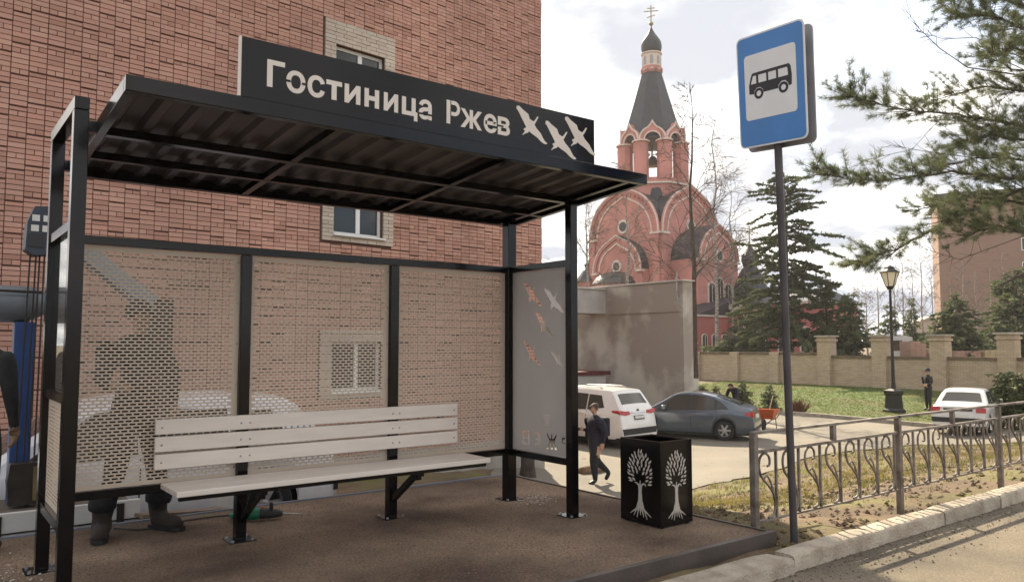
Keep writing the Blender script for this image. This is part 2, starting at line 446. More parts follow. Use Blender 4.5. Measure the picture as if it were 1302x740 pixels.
def scatter_stones(name, n, fn, smin, smax, material):
    m = MB(); V = []; Fc = []
    base = np.array([(1,0,0),(-1,0,0),(0,1,0),(0,-1,0),(0,0,0.7),(0,0,-0.5)])
    ff = [(0,2,4),(2,1,4),(1,3,4),(3,0,4),(2,0,5),(1,2,5),(3,1,5),(0,3,5)]
    for k in range(n):
        x, y, z = fn(); s = smin + (smax-smin)*random.random()**3
        a = random.random()*6.28; c, sn = math.cos(a), math.sin(a)
        b0 = len(V)
        for p in base:
            px, py, pz = p*np.array([random.uniform(.6,1.2), random.uniform(.6,1.2), random.uniform(.6,1)])*s
            V.append((x+px*c-py*sn, y+px*sn+py*c, z+pz+s*0.2))
        Fc += [tuple(b0+i for i in t) for t in ff]
    m.v = V; m.f = Fc; m.m = [0]*len(Fc)
    return struct(m.build(name, material, fixn=False), 'stuff')
grit_m = mat('grit', (0.07,0.05,0.038), 0.95, 0, 0.3, 14, col2=(0.22,0.165,0.125))
scatter_stones('gravel', 14000, lambda: (random.uniform(0.0,5.45), random.uniform(3.85,7.2), 0.0), 0.002, 0.010, grit_m)
def soilpt():
    while True:
        x = 5.6 + 12*random.random()**1.6; y = random.uniform(3.5, 10.5)
        return x, y, tz(x,y)
_xs = [(5.55+11*random.random()**1.5, random.uniform(3.48,9.5)) for _ in range(5000)]
_zs = terr(np.array([p[0] for p in _xs]), np.array([p[1] for p in _xs])); _it = iter([(p[0],p[1],z) for p,z in zip(_xs,_zs)])
scatter_stones('soil_clods', 5000, lambda: next(_it), 0.008, 0.055, soil)
pale_crumb = mat('plaster_crumb', (0.40,0.36,0.31), 0.95, 0, 0.2, 14)
scatter_stones('plaster_crumbs', 900, lambda: ((random.gauss(.45,.18), random.gauss(6.05,.30), .001) if random.random() < .6 else (random.gauss(4.85,.16), random.gauss(6.0,.12), .001)), 0.002, 0.013, pale_crumb)
# road dirt along the kerb foot
scatter_stones('road_grit', 2500, lambda: (random.uniform(3.5,12), 3.36-0.5*random.random()**2, -0.163), 0.003, 0.014, grit_m)

# grass: separate blades
def grass(name, pts, hmin, hmax, wd, material, per=5):
    V = []; Fc = []
    for (x,y,z) in pts:
        for k in range(per):
            a = random.random()*6.28; h = random.uniform(hmin,hmax); l = h*random.uniform(.2,.8); dx, dy = math.cos(a), math.sin(a)
            ox, oy = x+random.gauss(0,.03), y+random.gauss(0,.03); b0 = len(V)
            V += [(ox-dy*wd,oy+dx*wd,z-.01),(ox+dy*wd,oy-dx*wd,z-.01),(ox+dx*l,oy+dy*l,z+h)]
            Fc.append((b0,b0+1,b0+2))
    m = MB(); m.v = V; m.f = Fc; m.m = [0]*len(Fc)
    return struct(m.build(name, material), 'stuff')
grass_m = leafy(mat('grass_blades', (0.085,0.095,0.022), 0.8, 0, 0.3, 0.7, col2=(0.22,0.185,0.065)))
lawn_g = leafy(mat('lawn_blades', (0.125,0.12,0.035), 0.8, 0, 0.3, 0.45, col2=(0.075,0.125,0.020)))
cand = []
while len(cand) < 5200:
    x = random.uniform(6.2,26); y = random.uniform(4.3,11.5)
    if y > 5.5 + 0.10*(x-6) + random.gauss(0,.5) or random.random() < 0.10: cand.append((x,y))
Z = terr(np.array([c[0] for c in cand]), np.array([c[1] for c in cand]))
def inside(p, poly):
    c = False; j = len(poly)-1
    for i in range(len(poly)):
        if (poly[i][1] > p[1]) != (poly[j][1] > p[1]) and p[0] < (poly[j][0]-poly[i][0])*(p[1]-poly[i][1])/(poly[j][1]-poly[i][1])+poly[i][0]: c = not c
        j = i
    return c
from mathutils import noise as mnoise
gp = [(c[0],c[1],z) for c, z in zip(cand, Z) if not inside(c, yard_poly) and mnoise.noise(Vector((c[0]*.5,c[1]*.5,0))) + 0.06*(c[0]-8) > -0.05]
grass('verge_grass', gp, 0.03, 0.10, 0.006, grass_m)
lp = [(random.uniform(28.4,39), random.uniform(10,29)) for _ in range(22000)]
lp = [p for p in lp if inside(p, lawn_poly)]
Z = terr(np.array([c[0] for c in lp]), np.array([c[1] for c in lp]))
grass('lawn_grass', [(p[0],p[1],z+.02) for p,z in zip(lp,Z)], 0.03, 0.075, 0.006, lawn_g, 6)

# ------------------------------------------------------------------ bus shelter
SX = [0.745, 2.062, 3.378, 4.678]                   # back post lines
YB, YF = 6.13, 5.21
PW = 0.08
sh = thing('bus_shelter', 'black steel bus shelter with cream perforated panels and a stencilled name board', 'bus shelter', (2.7,5.7,0))
def post(x, y, z1, s=PW):
    o = MB().box((x-s/2,y-s/2,0.006),(x+s/2,y+s/2,z1)).build('post', black, sh, bevel=0.004)
    MB().box((x-.10,y-.10,0),(x+.10,y+.10,.006)).build('foot_plate', black, o, org=sh['_o'])
    m = MB()
    for sx in (-1,1):
        for sy in (-1,1): m.lathe([(.012,.0062),(.012,.02)], 6, (x+sx*.075,y+sy*.075,0))
    struct(m.build('anchor_bolts', steel, o, org=sh['_o']), 'stuff')
    return o
def roofz(y): return 2.83 + (y-4.4)*(2.69-2.83)/(6.25-4.4)   # underside of the roof frame
post(SX[0], YB, 2.895); post(SX[0], YF, 2.895)
post(SX[1], YB, 2.20); post(SX[2], YB, 2.20)
post(SX[3], YB, roofz(YB)-0.003, 0.10); post(SX[3], YF, roofz(YF)-0.003)
h = PW/2
def rail(nm, p0, p1): return MB().box(p0, p1).build(nm, black, sh, bevel=0.003)
# left end frame
rail('end_frame_bar', (SX[0]-h,YF-h,2.898),(SX[0]+h,YB+h,2.975))
rail('end_frame_bar', (SX[0]-.03,YF+h+.002,2.185),(SX[0]+.03,YB-h-.002,2.245))
rail('end_frame_bar', (SX[0]-.03,YF+h+.002,1.15),(SX[0]+.03,YB-h-.002,1.21))
rail('end_frame_bar', (SX[0]-.03,YF+h+.002,0.40),(SX[0]+.03,YB-h-.002,0.46))
# back rails, one length per bay
for i in range(3):
    a = SX[i]+h+.002; b = SX[i+1]-(h if i < 2 else .05)-.002
    if i < 2: pass
    rail('lower_rail', (a,YB-.03,0.43),(b,YB+.03,0.49))
rail('upper_rail', (SX[0]+h+.002,YB-.032,2.203),(SX[3]-.052,YB+.032,2.263))
rail('end_frame_bar', (SX[3]-.03,YF+h+.002,2.203),(SX[3]+.03,YB-.052,2.263))
rail('end_frame_bar', (SX[3]-.03,YF+h+.002,0.43),(SX[3]+.03,YB-.052,0.49))

def perf_mesh(W, H, px, pz, sw, shh, mg, t=0.0025):
    """sheet in x-z, y thickness t, staggered slots cut through"""
    m = MB(); rows = int((H-2*mg)/pz)
    z = mg + ((H-2*mg) - rows*pz)/2
    def strip(x0,x1,z0,z1):
        m.add([(x0,0,z0),(x1,0,z0),(x1,0,z1),(x0,0,z1),(x0,t,z0),(x1,t,z0),(x1,t,z1),(x0,t,z1)],[(0,1,2,3),(7,6,5,4)])
    strip(0,W,0,z)
    for r_ in range(rows):
        off = mg + (px/2 if r_ % 2 else 0)
        n = int((W-mg-off-sw)/px)+1
        x = 0.0
        z0 = z; z1 = z+shh
        for k in range(n):
            a = off + k*px; strip(x, a, z0, z1); b = a+sw
            m.add([(a,0,z0),(b,0,z0),(b,0,z1),(a,0,z1),(a,t,z0),(b,t,z0),(b,t,z1),(a,t,z1)],[(0,4,5,1),(1,5,6,2),(2,6,7,3),(3,7,4,0)])
            x = b
        strip(x, W, z0, z1)
        strip(0, W, z1, z+pz)
        z += pz
    strip(0,W,z,H)
    m.add([(0,0,0),(W,0,0),(W,0,H),(0,0,H),(0,t,0),(W,t,0),(W,t,H),(0,t,H)],[(0,1,5,4),(1,2,6,5),(2,3,7,6),(3,0,4,7)])
    return m
for i in range(3):
    a = SX[i]+h+.002; b = SX[i+1]-(h if i < 2 else .05)-.002
    p = perf_mesh(b-a, 2.200-0.492, 0.052, 0.0235, 0.039, 0.0125, 0.03)
    p.v = [(x+a, y+YB+0.004, z+0.492) for x,y,z in p.v]
    o = p.build('perforated_panel', panel_m, sh)
    o['label'] = ['cream perforated sheet with slots in staggered rows beside the glazed end','cream perforated sheet with slots behind the bench middle','cream perforated sheet with slots beside the bird panel'][i]
    m = MB()
    for zz in np.linspace(0.56,2.14,6):
        for xx in (a+.014, b-.014): m.lathe([(.007,0),(.007,.004),(.004,.006)],6,(0,0,0))
    k = 0
    base = MB().lathe([(.007,0),(.007,.003),(.003,.005)],6)
    m = MB()
    for zz in np.linspace(0.56,2.14,6):
        for xx in (a+.014, b-.014): m.add([(xx+q[0], YB+.0035-q[2], zz+q[1]) for q in base.v], base.f)
    struct(m.build('rivets', steel, o, org=sh['_o']), 'stuff')
# left end: perforated lower sheet and a clear pane above
p = perf_mesh(YB-YF-PW-.004, 1.147-.462, 0.052, 0.0235, 0.039, 0.0125, 0.03)
p.v = [(SX[0]+0.002+y, YF+h+.002+x, z+.462) for x,y,z in p.v]
p.build('end_perforated_panel', panel_m, sh)
pane_m = glass_mat('shelter_pane', (0.55,0.58,0.62), 0.02, None, 1.0)
pane_m.node_tree.nodes['Principled BSDF'].inputs['IOR'].default_value = 1.12
MB().box((SX[0]-.003,YF+h+.002,1.212),(SX[0]+.003,YB-h-.002,2.183)).build('glass_pane', pane_m, sh)

# roof: front channel, sides, purlins, ribbed sheet
RX0, RX1, RY0, RY1 = 0.83, 4.805, 4.40, 6.25
def sl(x0,x1,y0,y1,dz0,dz1):
    return MB().add([(x0,y0,roofz(y0)+dz0),(x1,y0,roofz(y0)+dz0),(x1,y1,roofz(y1)+dz0),(x0,y1,roofz(y1)+dz0),(x0,y0,roofz(y0)+dz1),(x1,y0,roofz(y0)+dz1),(x1,y1,roofz(y1)+dz1),(x0,y1,roofz(y1)+dz1)],
      [(0,3,2,1),(4,5,6,7),(0,1,5,4),(1,2,6,5),(2,3,7,6),(3,0,4,7)])
sl(RX0,RX1,RY0,RY0+.05,0,.085).build('roof_fascia', black, sh, bevel=.003)
sl(RX0,RX1,RY1-.05,RY1,0,.085).build('roof_back_beam', black, sh, bevel=.003)
for x in (RX0, RX1-.05): sl(x,x+.05,RY0+.052,RY1-.052,0,.085).build('roof_side_beam', black, sh, bevel=.003)
sl(RX0+.052,RX1-.052,5.19,5.24,0.0,.05).build('purlin', black, sh)
sl(RX0+.052,RX1-.052,5.72,5.76,0.0,.05).build('purlin', black, sh)
for x in (SX[1],SX[2],SX[3]-.06):
    for y0,y1 in ((RY0+.052,5.187),(5.242,5.718),(5.762,RY1-.052)): sl(x-.025,x+.025,y0,y1,0.002,.045).build('rafter', black, sh)
nb = 4; wsh = (RX1-RX0-.104)/nb
for k in range(nb):
    x0 = RX0+.052+k*wsh; pts = []; nr = 5; pit = wsh/nr
    for q in range(nr):
        b0 = x0+q*pit
        pts += [(b0,.052),(b0+pit*.22,.052),(b0+pit*.36,.080),(b0+pit*.82,.080),(b0+pit*.96,.052)]
    pts.append((x0+wsh-.002,.052))
    m = MB(); n = len(pts)
    for y in (RY0+.054, RY1-.054):
        for (x,dz) in pts: m.v.append((x,y,roofz(y)+dz))
    for y in (RY0+.054, RY1-.054):
        for (x,dz) in pts: m.v.append((x,y,roofz(y)+dz+.0012))
    m.f = [(i,i+1,n+i+1,n+i)[::-1] for i in range(n-1)] + [(2*n+i,2*n+i+1,3*n+i+1,3*n+i) for i in range(n-1)]
    m.m = [0]*len(m.f)
    o = m.build('roof_sheet', roof_m, sh)
# brackets that tie the left end frame to the roof
for y in (YF, YB): MB().box((SX[0]+h+.001,y-.03,roofz(y)+.003),(RX0-.001,y+.03,roofz(y)+.07)).build('roof_bracket', black, sh)

# name board
BX0, BX1, BZ0, BZ1 = 1.43, 4.205, 2.917, 3.268
board = MB().box((BX0,RY0+.004,BZ0),(BX1,RY0+.022,BZ1)).build('name_board', black, sh, bevel=.001)
board['label'] = 'long black board with cut-out hotel name and three birds'
MB().box((BX0-.012,RY0+.004,BZ0),(BX0-.001,RY0+.03,BZ1)).build('board_edge', letter_m, board, org=sh['_o'])
for xx in (BX0+.3,2.4,3.3,BX1-.3): MB().bar((xx,RY0+.024,BZ0+.25),(xx,RY0+.35,BZ0-.02),.03,.03).build('stay', black, board, org=sh['_o'])
LY = RY0+.004
def glyph(ch):
    c = bpy.data.curves.new('g','FONT'); c.body = ch; c.resolution_u = 3; c.offset = 0.022
    o = bpy.data.objects.new('g', c); COL.objects.link(o)
    bpy.context.view_layer.update()
    me = bpy.data.meshes.new_from_object(o.evaluated_get(bpy.context.evaluated_depsgraph_get()))
    V = [tuple(v.co) for v in me.vertices]; Fs = [tuple(p.vertices) for p in me.polygons]
    bpy.data.objects.remove(o); bpy.data.curves.remove(c); bpy.data.meshes.remove(me)
    return V, Fs
GL = {}
def poly_glyph(loops):
    V = []; Fs = []
    for lp in loops:
        b = len(V); V += [(x,y,0) for x,y in lp]; Fs.append(tuple(range(b,b+len(lp))))
    return V, Fs
XH = .53
GL['н'] = poly_glyph([[(0,0),(.15,0),(.15,.20),(.15,.33),(.15,XH),(0,XH)],[(.15,.20),(.36,.20),(.36,.33),(.15,.33)],[(.36,0),(.51,0),(.51,XH),(.36,XH),(.36,.33),(.36,.20)]])
GL['и'] = poly_glyph([[(0,0),(.14,0),(.14,.015),(.14,.22),(.14,XH),(0,XH)],[(.14,.015),(.37,.31),(.37,XH-.015),(.14,.22)],[(.37,0),(.51,0),(.51,XH),(.37,XH),(.37,XH-.015),(.37,.31)]])
GL['ц'] = poly_glyph([[(0,0),(.15,0),(.15,.125),(.15,XH),(0,XH)],[(.15,0),(.36,0),(.36,.125),(.15,.125)],[(.36,0),(.51,0),(.51,.125),(.51,XH),(.36,XH),(.36,.125)],[(.51,0),(.58,0),(.58,.125),(.51,.125)],[(.45,-.14),(.58,-.14),(.58,0),(.51,0),(.45,0)]])
_o = [(.19,.72),(.32,.72)]+[(.32+.23*math.sin(R(a_)),.49+.23*math.cos(R(a_))) for a_ in range(15,180,15)]+[(.32,.26),(.19,.26)]
_i = [(.19,.60),(.32,.60)]+[(.32+.11*math.sin(R(a_)),.49+.11*math.cos(R(a_))) for a_ in range(15,180,15)]+[(.32,.38),(.19,.38)]
GL['Р'] = ([(x_,y_,0) for x_,y_ in [(0,0),(.15,0),(.15,.72),(0,.72)]+_o+_i], [(0,1,2,3)]+[(4+k,4+len(_o)+k,4+len(_o)+k+1,4+k+1) for k in range(len(_o)-1)])
GL['т'] = poly_glyph([[(0,.40),(.16,.40),(.31,.40),(.47,.40),(.47,XH),(0,XH)],[(.16,0),(.31,0),(.31,.40),(.16,.40)]])
GL['Г'] = poly_glyph([[(0,0),(.15,0),(.15,.59),(.15,.72),(0,.72)],[(.15,.59),(.48,.59),(.48,.72),(.15,.72)]])
def letter(ch, x0, x1, zb, cap):
    if ch not in GL: GL[ch] = glyph(ch)
    V, Fs = GL[ch]; xa = min(v[0] for v in V); xb = max(v[0] for v in V)
    return [((v[0]-xa)/(xb-xa)*(x1-x0)+x0, v[1]*cap/0.72+zb) for v in V], Fs
def solid(pts, Fs, y0, y1):
    """flat glyph in x-z given front/back"""
    n = len(pts); m = MB()
    e = {}
    for f in Fs:
        for i in range(len(f)):
            a, b = f[i], f[(i+1)%len(f)]
            e[(a,b)] = 1
    m.add([(x,y0,z) for x,z in pts]+[(x,y1,z) for x,z in pts], [f for f in Fs]+[tuple(n+i for i in f[::-1]) for f in Fs]+[(b,a,n+a,n+b) for (a,b) in e if (b,a) not in e])
    return m
def cpx(x, y): return on_y(300+x/2.644, 30+y/2.644, LY)
zb0 = cpx(105,212)[2]; cap = cpx(105,120)[2]-zb0
zb1 = cpx(710,338)[2]; cap1 = cpx(712,257)[2]-zb1
for ch, xa, xb in (('Г',103,165),('о',168,235),('с',240,300),('т',303,358),('и',365,420),('н',432,483),('и',497,547),('ц',558,612),('а',615,660),('Р',708,755),('ж',755,828),('е',833,878),('в',880,922)):
    X0 = cpx(xa,230)[0]; X1 = cpx(xb,230)[0]
    t = (X0-1.6)/(3.5-1.6); zb = zb0+(zb1-zb0)*min(1,max(0,t))
    pts, Fs = letter(ch, X0, X1-.004, zb0, cap)
    o = solid(pts, Fs, LY-.0025, LY-.0002).build('letter', letter_m, board, org=sh['_o'])
    # stencil bridges
    zc = zb0+cap*.36; xm = (X0+X1)/2
    br = {'о':[(X0-.004,xm-.035,zc,.014),(xm+.035,X1+.004,zc,.014)],'а':[(X0,X0+.045,zb0+cap*.18,.012),(X1-.05,X1,zb0+cap*.18,.012)],'е':[(X1-.05,X1,zc-.02,.012)],'в':[(X0-.002,X0+.05,zc,.012)]}.get(ch, [])
    if br:
        for a, b, z, tt in br: MB().box((a,LY-.0040,z-tt/2),(b,LY-.0026,z+tt/2)).build('stencil_bridge', black, board, org=sh['_o'])
BIRD = [(125,112),(135,108),(150,112),(175,140),(205,165),(233,188),(248,235),(268,250),(285,257),(300,240),(318,213),(329,216),(312,252),(291,287),(310,322),(350,370),(372,415),(390,445),(412,463),(408,470),(395,474),(372,462),(350,445),(320,412),(300,396),(265,372),(240,350),(226,366),(205,370),(180,385),(178,380),(196,358),(202,346),(190,336),(193,322),(214,314),(200,282),(188,258),(170,222),(155,190),(135,152),(122,135)]
def bird_poly(dx, dy): return [tuple(on_y(640+(x+dx)/7.4, 120+(y+dy)/7.4, LY)[[0,2]]) for x,y in BIRD]
def flat(poly, plane, t0, t1, name, material, parent, holes=()):
    """polygon (with holes) filled and given thickness; plane maps (u,v,t) to xyz"""
    bm = bmesh.new(); es = []
    for lp in (poly,)+tuple(holes):
        vs = [bm.verts.new((a,b,0)) for a,b in lp]
        es += [bm.edges.new((vs[i],vs[(i+1)%len(vs)])) for i in range(len(vs))]
    bmesh.ops.triangle_fill(bm, use_beauty=True, use_dissolve=False, edges=es)
    bm.verts.index_update()
    pts = [tuple(v.co[:2]) for v in bm.verts]; Fs = []
    for f in bm.faces:
        ii = [v.index for v in f.verts]
        if f.normal.z < 0: ii = ii[::-1]
        Fs.append(tuple(ii))
    bm.free()
    n = len(pts); e = {}
    for f in Fs:
        for i in range(3): e[(f[i],f[(i+1)%3])] = 1
    m = MB(); m.add([plane(a,b,t0) for a,b in pts]+[plane(a,b,t1) for a,b in pts], list(Fs)+[tuple(n+i for i in f[::-1]) for f in Fs]+[(b,a,n+a,n+b) for (a,b) in e if (b,a) not in e])
    return m.build(name, material, parent, fixn=True, org=sh['_o'] if parent in (board,) else None)
for dx,dy in ((0,0),(272,142),(456,104)):
    flat(bird_poly(dx,dy), lambda a,b,t: (a,t,b), LY-.0025, LY-.0002, 'bird_cutout', letter_m, board)

# right end sheet with birds, letters and slits cut through
def on_end(x, y): p = on_x(x, y, SX[3]); return (p[1], p[2])
def cP(x, y): return on_end(640+x/4.93, 320+y/4.93)
def cQ(x, y): return on_end(640+x/5.69, 470+y/5.69)
b0 = np.array([( (x-125)/300.0, (y-110)/300.0) for x,y in BIRD])
def end_bird(xa, ya, xb, yb):
    """bird between two crop points (wing tips)"""
    A = np.array(cP(xa,ya)); B = np.array(cP(xb,yb)); u = B-A; L = math.hypot(*u)
    ax = np.array([0.62,0.78]); sc = L/ (math.hypot(287,355)/300)
    ang = math.atan2(u[1],u[0])-math.atan2(355,287)
    c, s = math.cos(ang), math.sin(ang)
    return [(A[0]+sc*(p[0]*c-p[1]*s), A[1]+sc*(p[0]*s+p[1]*c)) for p in b0]
holes = [end_bird(125,192,238,335), end_bird(255,230,380,378), end_bird(200,378,312,528), end_bird(128,560,232,708), end_bird(300,628,386,722)]
def rect(x0,y0,x1,y1): return [cQ(x0,y0),cQ(x1,y0),cQ(x1,y1),cQ(x0,y1)]
holes += [ [cQ(178,440),cQ(187,441),cQ(187,540),cQ(178,539)],
  [cQ(140,438),cQ(168,438),cQ(168,452),cQ(152,455),cQ(152,480),cQ(168,482),cQ(168,497),cQ(150,500),cQ(150,522),cQ(170,526),cQ(170,540),cQ(138,536),cQ(134,508),cQ(142,492),cQ(136,470)],
  [cQ(228,455),cQ(264,458),cQ(264,546),cQ(228,543),cQ(228,533),cQ(254,536),cQ(254,504),cQ(232,502),cQ(232,494),cQ(254,495),cQ(254,468),cQ(228,465)],
  [cQ(306,458),cQ(318,462),cQ(332,495),cQ(341,500),cQ(343,465),cQ(352,466),cQ(352,502),cQ(362,498),cQ(376,472),cQ(386,474),cQ(370,512),cQ(384,580),cQ(372,580),cQ(358,532),cQ(354,576),cQ(342,575),cQ(340,530),cQ(322,572),cQ(308,570),cQ(328,515)],
  [cQ(420,490),cQ(446,494),cQ(446,506),cQ(428,503),cQ(428,524),cQ(446,530),cQ(446,541),cQ(418,534)] ]
for k in range(7):
    yy = 322+k*12; holes.append([cQ(284+3*k%17,yy),cQ(335-2*k%13,yy+5),cQ(335-2*k%13,yy+9),cQ(284+3*k%17,yy+4)])
ey0, ey1 = YF+h+.003, YB-.053
flat([(ey0,.492),(ey1,.492),(ey1,2.2),(ey0,2.2)], lambda a,b,t: (t,a,b), SX[3]+.004, SX[3]+.007, 'bird_panel', endp_m, sh, holes)

# bench fixed to the middle posts
seat = MB().box((1.445,5.56,.475),(4.04,5.99,.515)).build('bench_seat', bench_m, sh, bevel=.006)
seat['label'] = 'long cream board seat of the bench'
for z0 in (.60,.725,.85): 
    o = MB().box((1.415,6.052,z0),(4.02,6.082,z0+.108)).build('backrest_slat', bench_m, seat, org=sh['_o'], bevel=.004)
base = MB().lathe([(.008,0),(.008,.003),(.004,.005)],6)
m = MB()
for z0 in (.60,.725,.85):
    for xx in (1.46, 2.03, 2.10, 3.345, 3.41, 3.98): m.add([(xx+q[0], 6.052-q[2], z0+.05+q[1]) for q in base.v], base.f)
struct(m.build('slat_screws', steel, seat, org=sh['_o']), 'stuff')
MB().box((1.47,5.585,.445),(4.01,5.625,.474)).build('seat_beam', black, seat, org=sh['_o'])
for i in (1,2):
    m = MB()
    m.box((SX[i]-.025,5.62,.415),(SX[i]+.025,YB-h-.001,.474))
    m.bar((SX[i],YB-h-.002,.16),(SX[i],5.72,.412),.045,.045,up=(1,0,0))
    m.box((SX[i]-.024,5.66,.38),(SX[i]+.024,5.76,.4145))
    m.build('bench_bracket', black, seat, org=sh['_o'])

# ------------------------------------------------------------------ litter bin
bx0,bx1,by0,by1,bh = 4.905,5.30,4.385,4.84,.70
lb = thing('litter_bin', 'square black metal litter bin with a pale cut-out tree on each side', 'litter bin', ((bx0+bx1)/2,(by0+by1)/2,0.0))
t = .012
m = MB()
m.box((bx0,by0,.012),(bx1,by0+t,bh)); m.box((bx0,by1-t,.012),(bx1,by1,bh)); m.box((bx0,by0+t,.012),(bx0+t,by1-t,bh)); m.box((bx1-t,by0+t,.012),(bx1,by1-t,bh)); m.box((bx0+t,by0+t,.012),(bx1-t,by1-t,.03))
m.build('body', black, lb)
rim = MB()
for a,b in (((bx0+t,by0+t),(bx1-t,by0+.04)),((bx0+t,by1-.04),(bx1-t,by1-t)),((bx0+t,by0+.04),(bx0+.04,by1-.04)),((bx1-.04,by0+.04),(bx1-t,by1-.04))): rim.box((*a,bh-.02),(*b,bh-.004))
rim.build('inner_rim', black, lb)
for q in ((bx0+.02,by0+.02),(bx1-.06,by0+.02),(bx0+.02,by1-.06),(bx1-.06,by1-.06)): MB().box((q[0],q[1],-.003),(q[0]+.04,q[1]+.04,.0115)).build('foot', black, lb)
tree_m = mat('pale_inlay', (0.46,0.42,0.37), .5, 0, .08)
def tree_inlay(plane, W):
    """leaves, trunk and roots; u along the face from its middle, v up"""
    rr = random.Random(5); M_ = MB()
    def poly(pts):
        n = len(pts); M_.add([plane(a,b,.0) for a,b in pts]+[plane(a,b,.003) for a,b in pts], [tuple(range(n)), tuple(range(2*n-1,n-1,-1))]+[(i,n+i,n+(i+1)%n,(i+1)%n) for i in range(n)])
    rows = [(.345,[-.10,.10]),(.37,[-.115,-.07,.07,.115]),(.40,[-.125,-.085,.075,.12]),(.43,[-.115,-.075,-.035,.035,.075,.12]),(.46,[-.125,-.085,-.045,.0,.04,.08,.12]),(.49,[-.115,-.07,-.03,.02,.06,.10]),(.52,[-.105,-.06,-.02,.025,.065,.105]),(.55,[-.08,-.04,.0,.04,.08]),(.578,[-.05,-.01,.03,.065]),(.60,[-.01,.02])]
    for v, us in rows:
        for u in us:
            u += rr.uniform(-.005,.005); vv = v+rr.uniform(-.006,.006)
            a = math.atan2(vv-.33, u*1.3); a += rr.uniform(-.25,.25); L = rr.uniform(.020,.025); wd = rr.uniform(.0075,.0095)
            dx, dy = math.cos(a), math.sin(a)
            poly([(u-dx*L,vv-dy*L),(u-dy*wd-dx*L*.2,vv+dx*wd-dy*L*.2),(u-dy*wd*.8+dx*L*.4,vv+dx*wd*.8+dy*L*.4),(u+dx*L,vv+dy*L),(u+dy*wd*.8+dx*L*.4,vv-dx*wd*.8+dy*L*.4),(u+dy*wd-dx*L*.2,vv-dx*wd-dy*L*.2)])
    poly([(-.045,.125),(.045,.125),(.022,.20),(.016,.27),(.020,.315),(-.018,.315),(-.016,.27),(-.02,.20)])
    def limb(pts, w0, w1):
        n = len(pts)
        for i in range(n-1):
            (a,b),(c,d) = pts[i],pts[i+1]; L = math.hypot(c-a,d-b); nx_,ny_ = -(d-b)/L,(c-a)/L
            wa = w0+(w1-w0)*i/(n-1); wb = w0+(w1-w0)*(i+1)/(n-1)
            poly([(a-nx_*wa,b-ny_*wa),(c-nx_*wb,d-ny_*wb),(c+nx_*wb,d+ny_*wb),(a+nx_*wa,b+ny_*wa)])
    limb([(-.012,.316),(-.03,.335),(-.058,.34)],.008,.003); limb([(.012,.316),(.034,.338),(.056,.335),(.062,.32)],.008,.003); limb([(0,.317),(.002,.36)],.006,.003)
    for k,(u,du) in enumerate(((-.04,-.07),(-.03,-.04),(-.015,-.02),(0,.003),(.015,.022),(.03,.042),(.04,.075))):
        limb([(u,.124),(u+du*.5,.10+.004*(k%2)),(u+du,.075-.012*(k%3))],.007,.002)
    return M_
tree_inlay(lambda u,v,t_: ((bx0+bx1)/2-.005+u*.95, by0-t_, v), 1).build('tree_cutout', tree_m, lb, fixn=True)
tree_inlay(lambda u,v,t_: (bx0-t_, (by0+by1)/2-u*1.05, v), 1).build('tree_cutout', tree_m, lb, fixn=True)

# ------------------------------------------------------------------ bus stop sign
SB = on_z(1010, 690, -0.10); sgn = thing('bus_stop_sign', 'blue and white bus stop sign with a bus symbol on a leaning grey pole', 'road sign', tuple(SB))
top = Vector((5.20,3.435,3.93)); foot = Vector(SB)
pole_m = mat('pole_grey', (0.075,0.068,0.072), .5, .2, .2, 4)
MB().tube([foot, foot+(top-foot)*.5, top], .030, 14).build('pole', pole_m, sgn, smooth=40)
pd = (top-foot).normalized()
dirv = Vector((math.cos(TH+R(29)), math.sin(TH+R(29)), 0))      # away along the plate
upv = pd.copy()
rv = (dirv - upv*dirv.dot(upv)).normalized()                     # image left
nv = rv.cross(upv).normalized()
if nv.dot(Vector((0,0,0))-top) < 0: nv = -nv                      # faces the camera
c0 = foot + pd*((3.50-foot.z)/pd.z) + nv*.045 + rv*.005
def rrect(wd, ht, r_, n=5):
    P = []
    for (cx_,cy_,a0) in ((wd/2-r_,ht/2-r_,0),(-wd/2+r_,ht/2-r_,90),(-wd/2+r_,-ht/2+r_,180),(wd/2-r_,-ht/2+r_,270)):
        for k in range(n+1):
            a = R(a0+90*k/n); P.append((cx_+r_*math.cos(a), cy_+r_*math.sin(a)))
    return P
sign_blue = mat('sign_blue', (0.05,0.20,0.50), .35, 0, .06, 3); sign_white = mat('sign_white', (0.72,0.72,0.72), .4, 0, .03)
sign_grey = mat('sign_back', (0.36,0.36,0.38), .5, .3, .1); sign_black = mat('sign_black', (0.02,0.02,0.025), .5)
SWD, SHT = .67, .88
def plate(nm, P, off, d, material, parent=sgn): return MB().prism(P, c0+nv*off, -rv, upv, nv*d).build(nm, material, parent, fixn=True, org=sgn['_o'])
pl_ = plate('front_plate', rrect(SWD,SHT,.05), 0, .008, sign_white)
plate('blue_field', rrect(SWD-.026,SHT-.026,.04), .0083, .002, sign_blue, pl_)
plate('white_field', [(a,b+.03) for a,b in rrect(.51,.51,.03)], .0106, .002, sign_white, pl_)
c1 = c0 - nv*.078 + rv*-.004 - upv*.03
MB().prism(rrect(SWD,SHT,.05), c1, -rv, upv, -nv*.010).build('rear_plate', sign_grey, sgn, fixn=True)
for vz in (-.28,.28): MB().bar(c0+upv*vz+nv*-.001+rv*.2, c0+upv*vz-nv*.001-rv*.2, .03,.012, up=nv).build('clamp', sign_grey, sgn)
MB().bar(c0+upv*.28-nv*.008, c0+upv*.28-nv*.10,.05,.04).build('clamp', sign_grey, sgn); MB().bar(c0-upv*.28-nv*.008, c0-upv*.28-nv*.10,.05,.04).build('clamp', sign_grey, sgn)
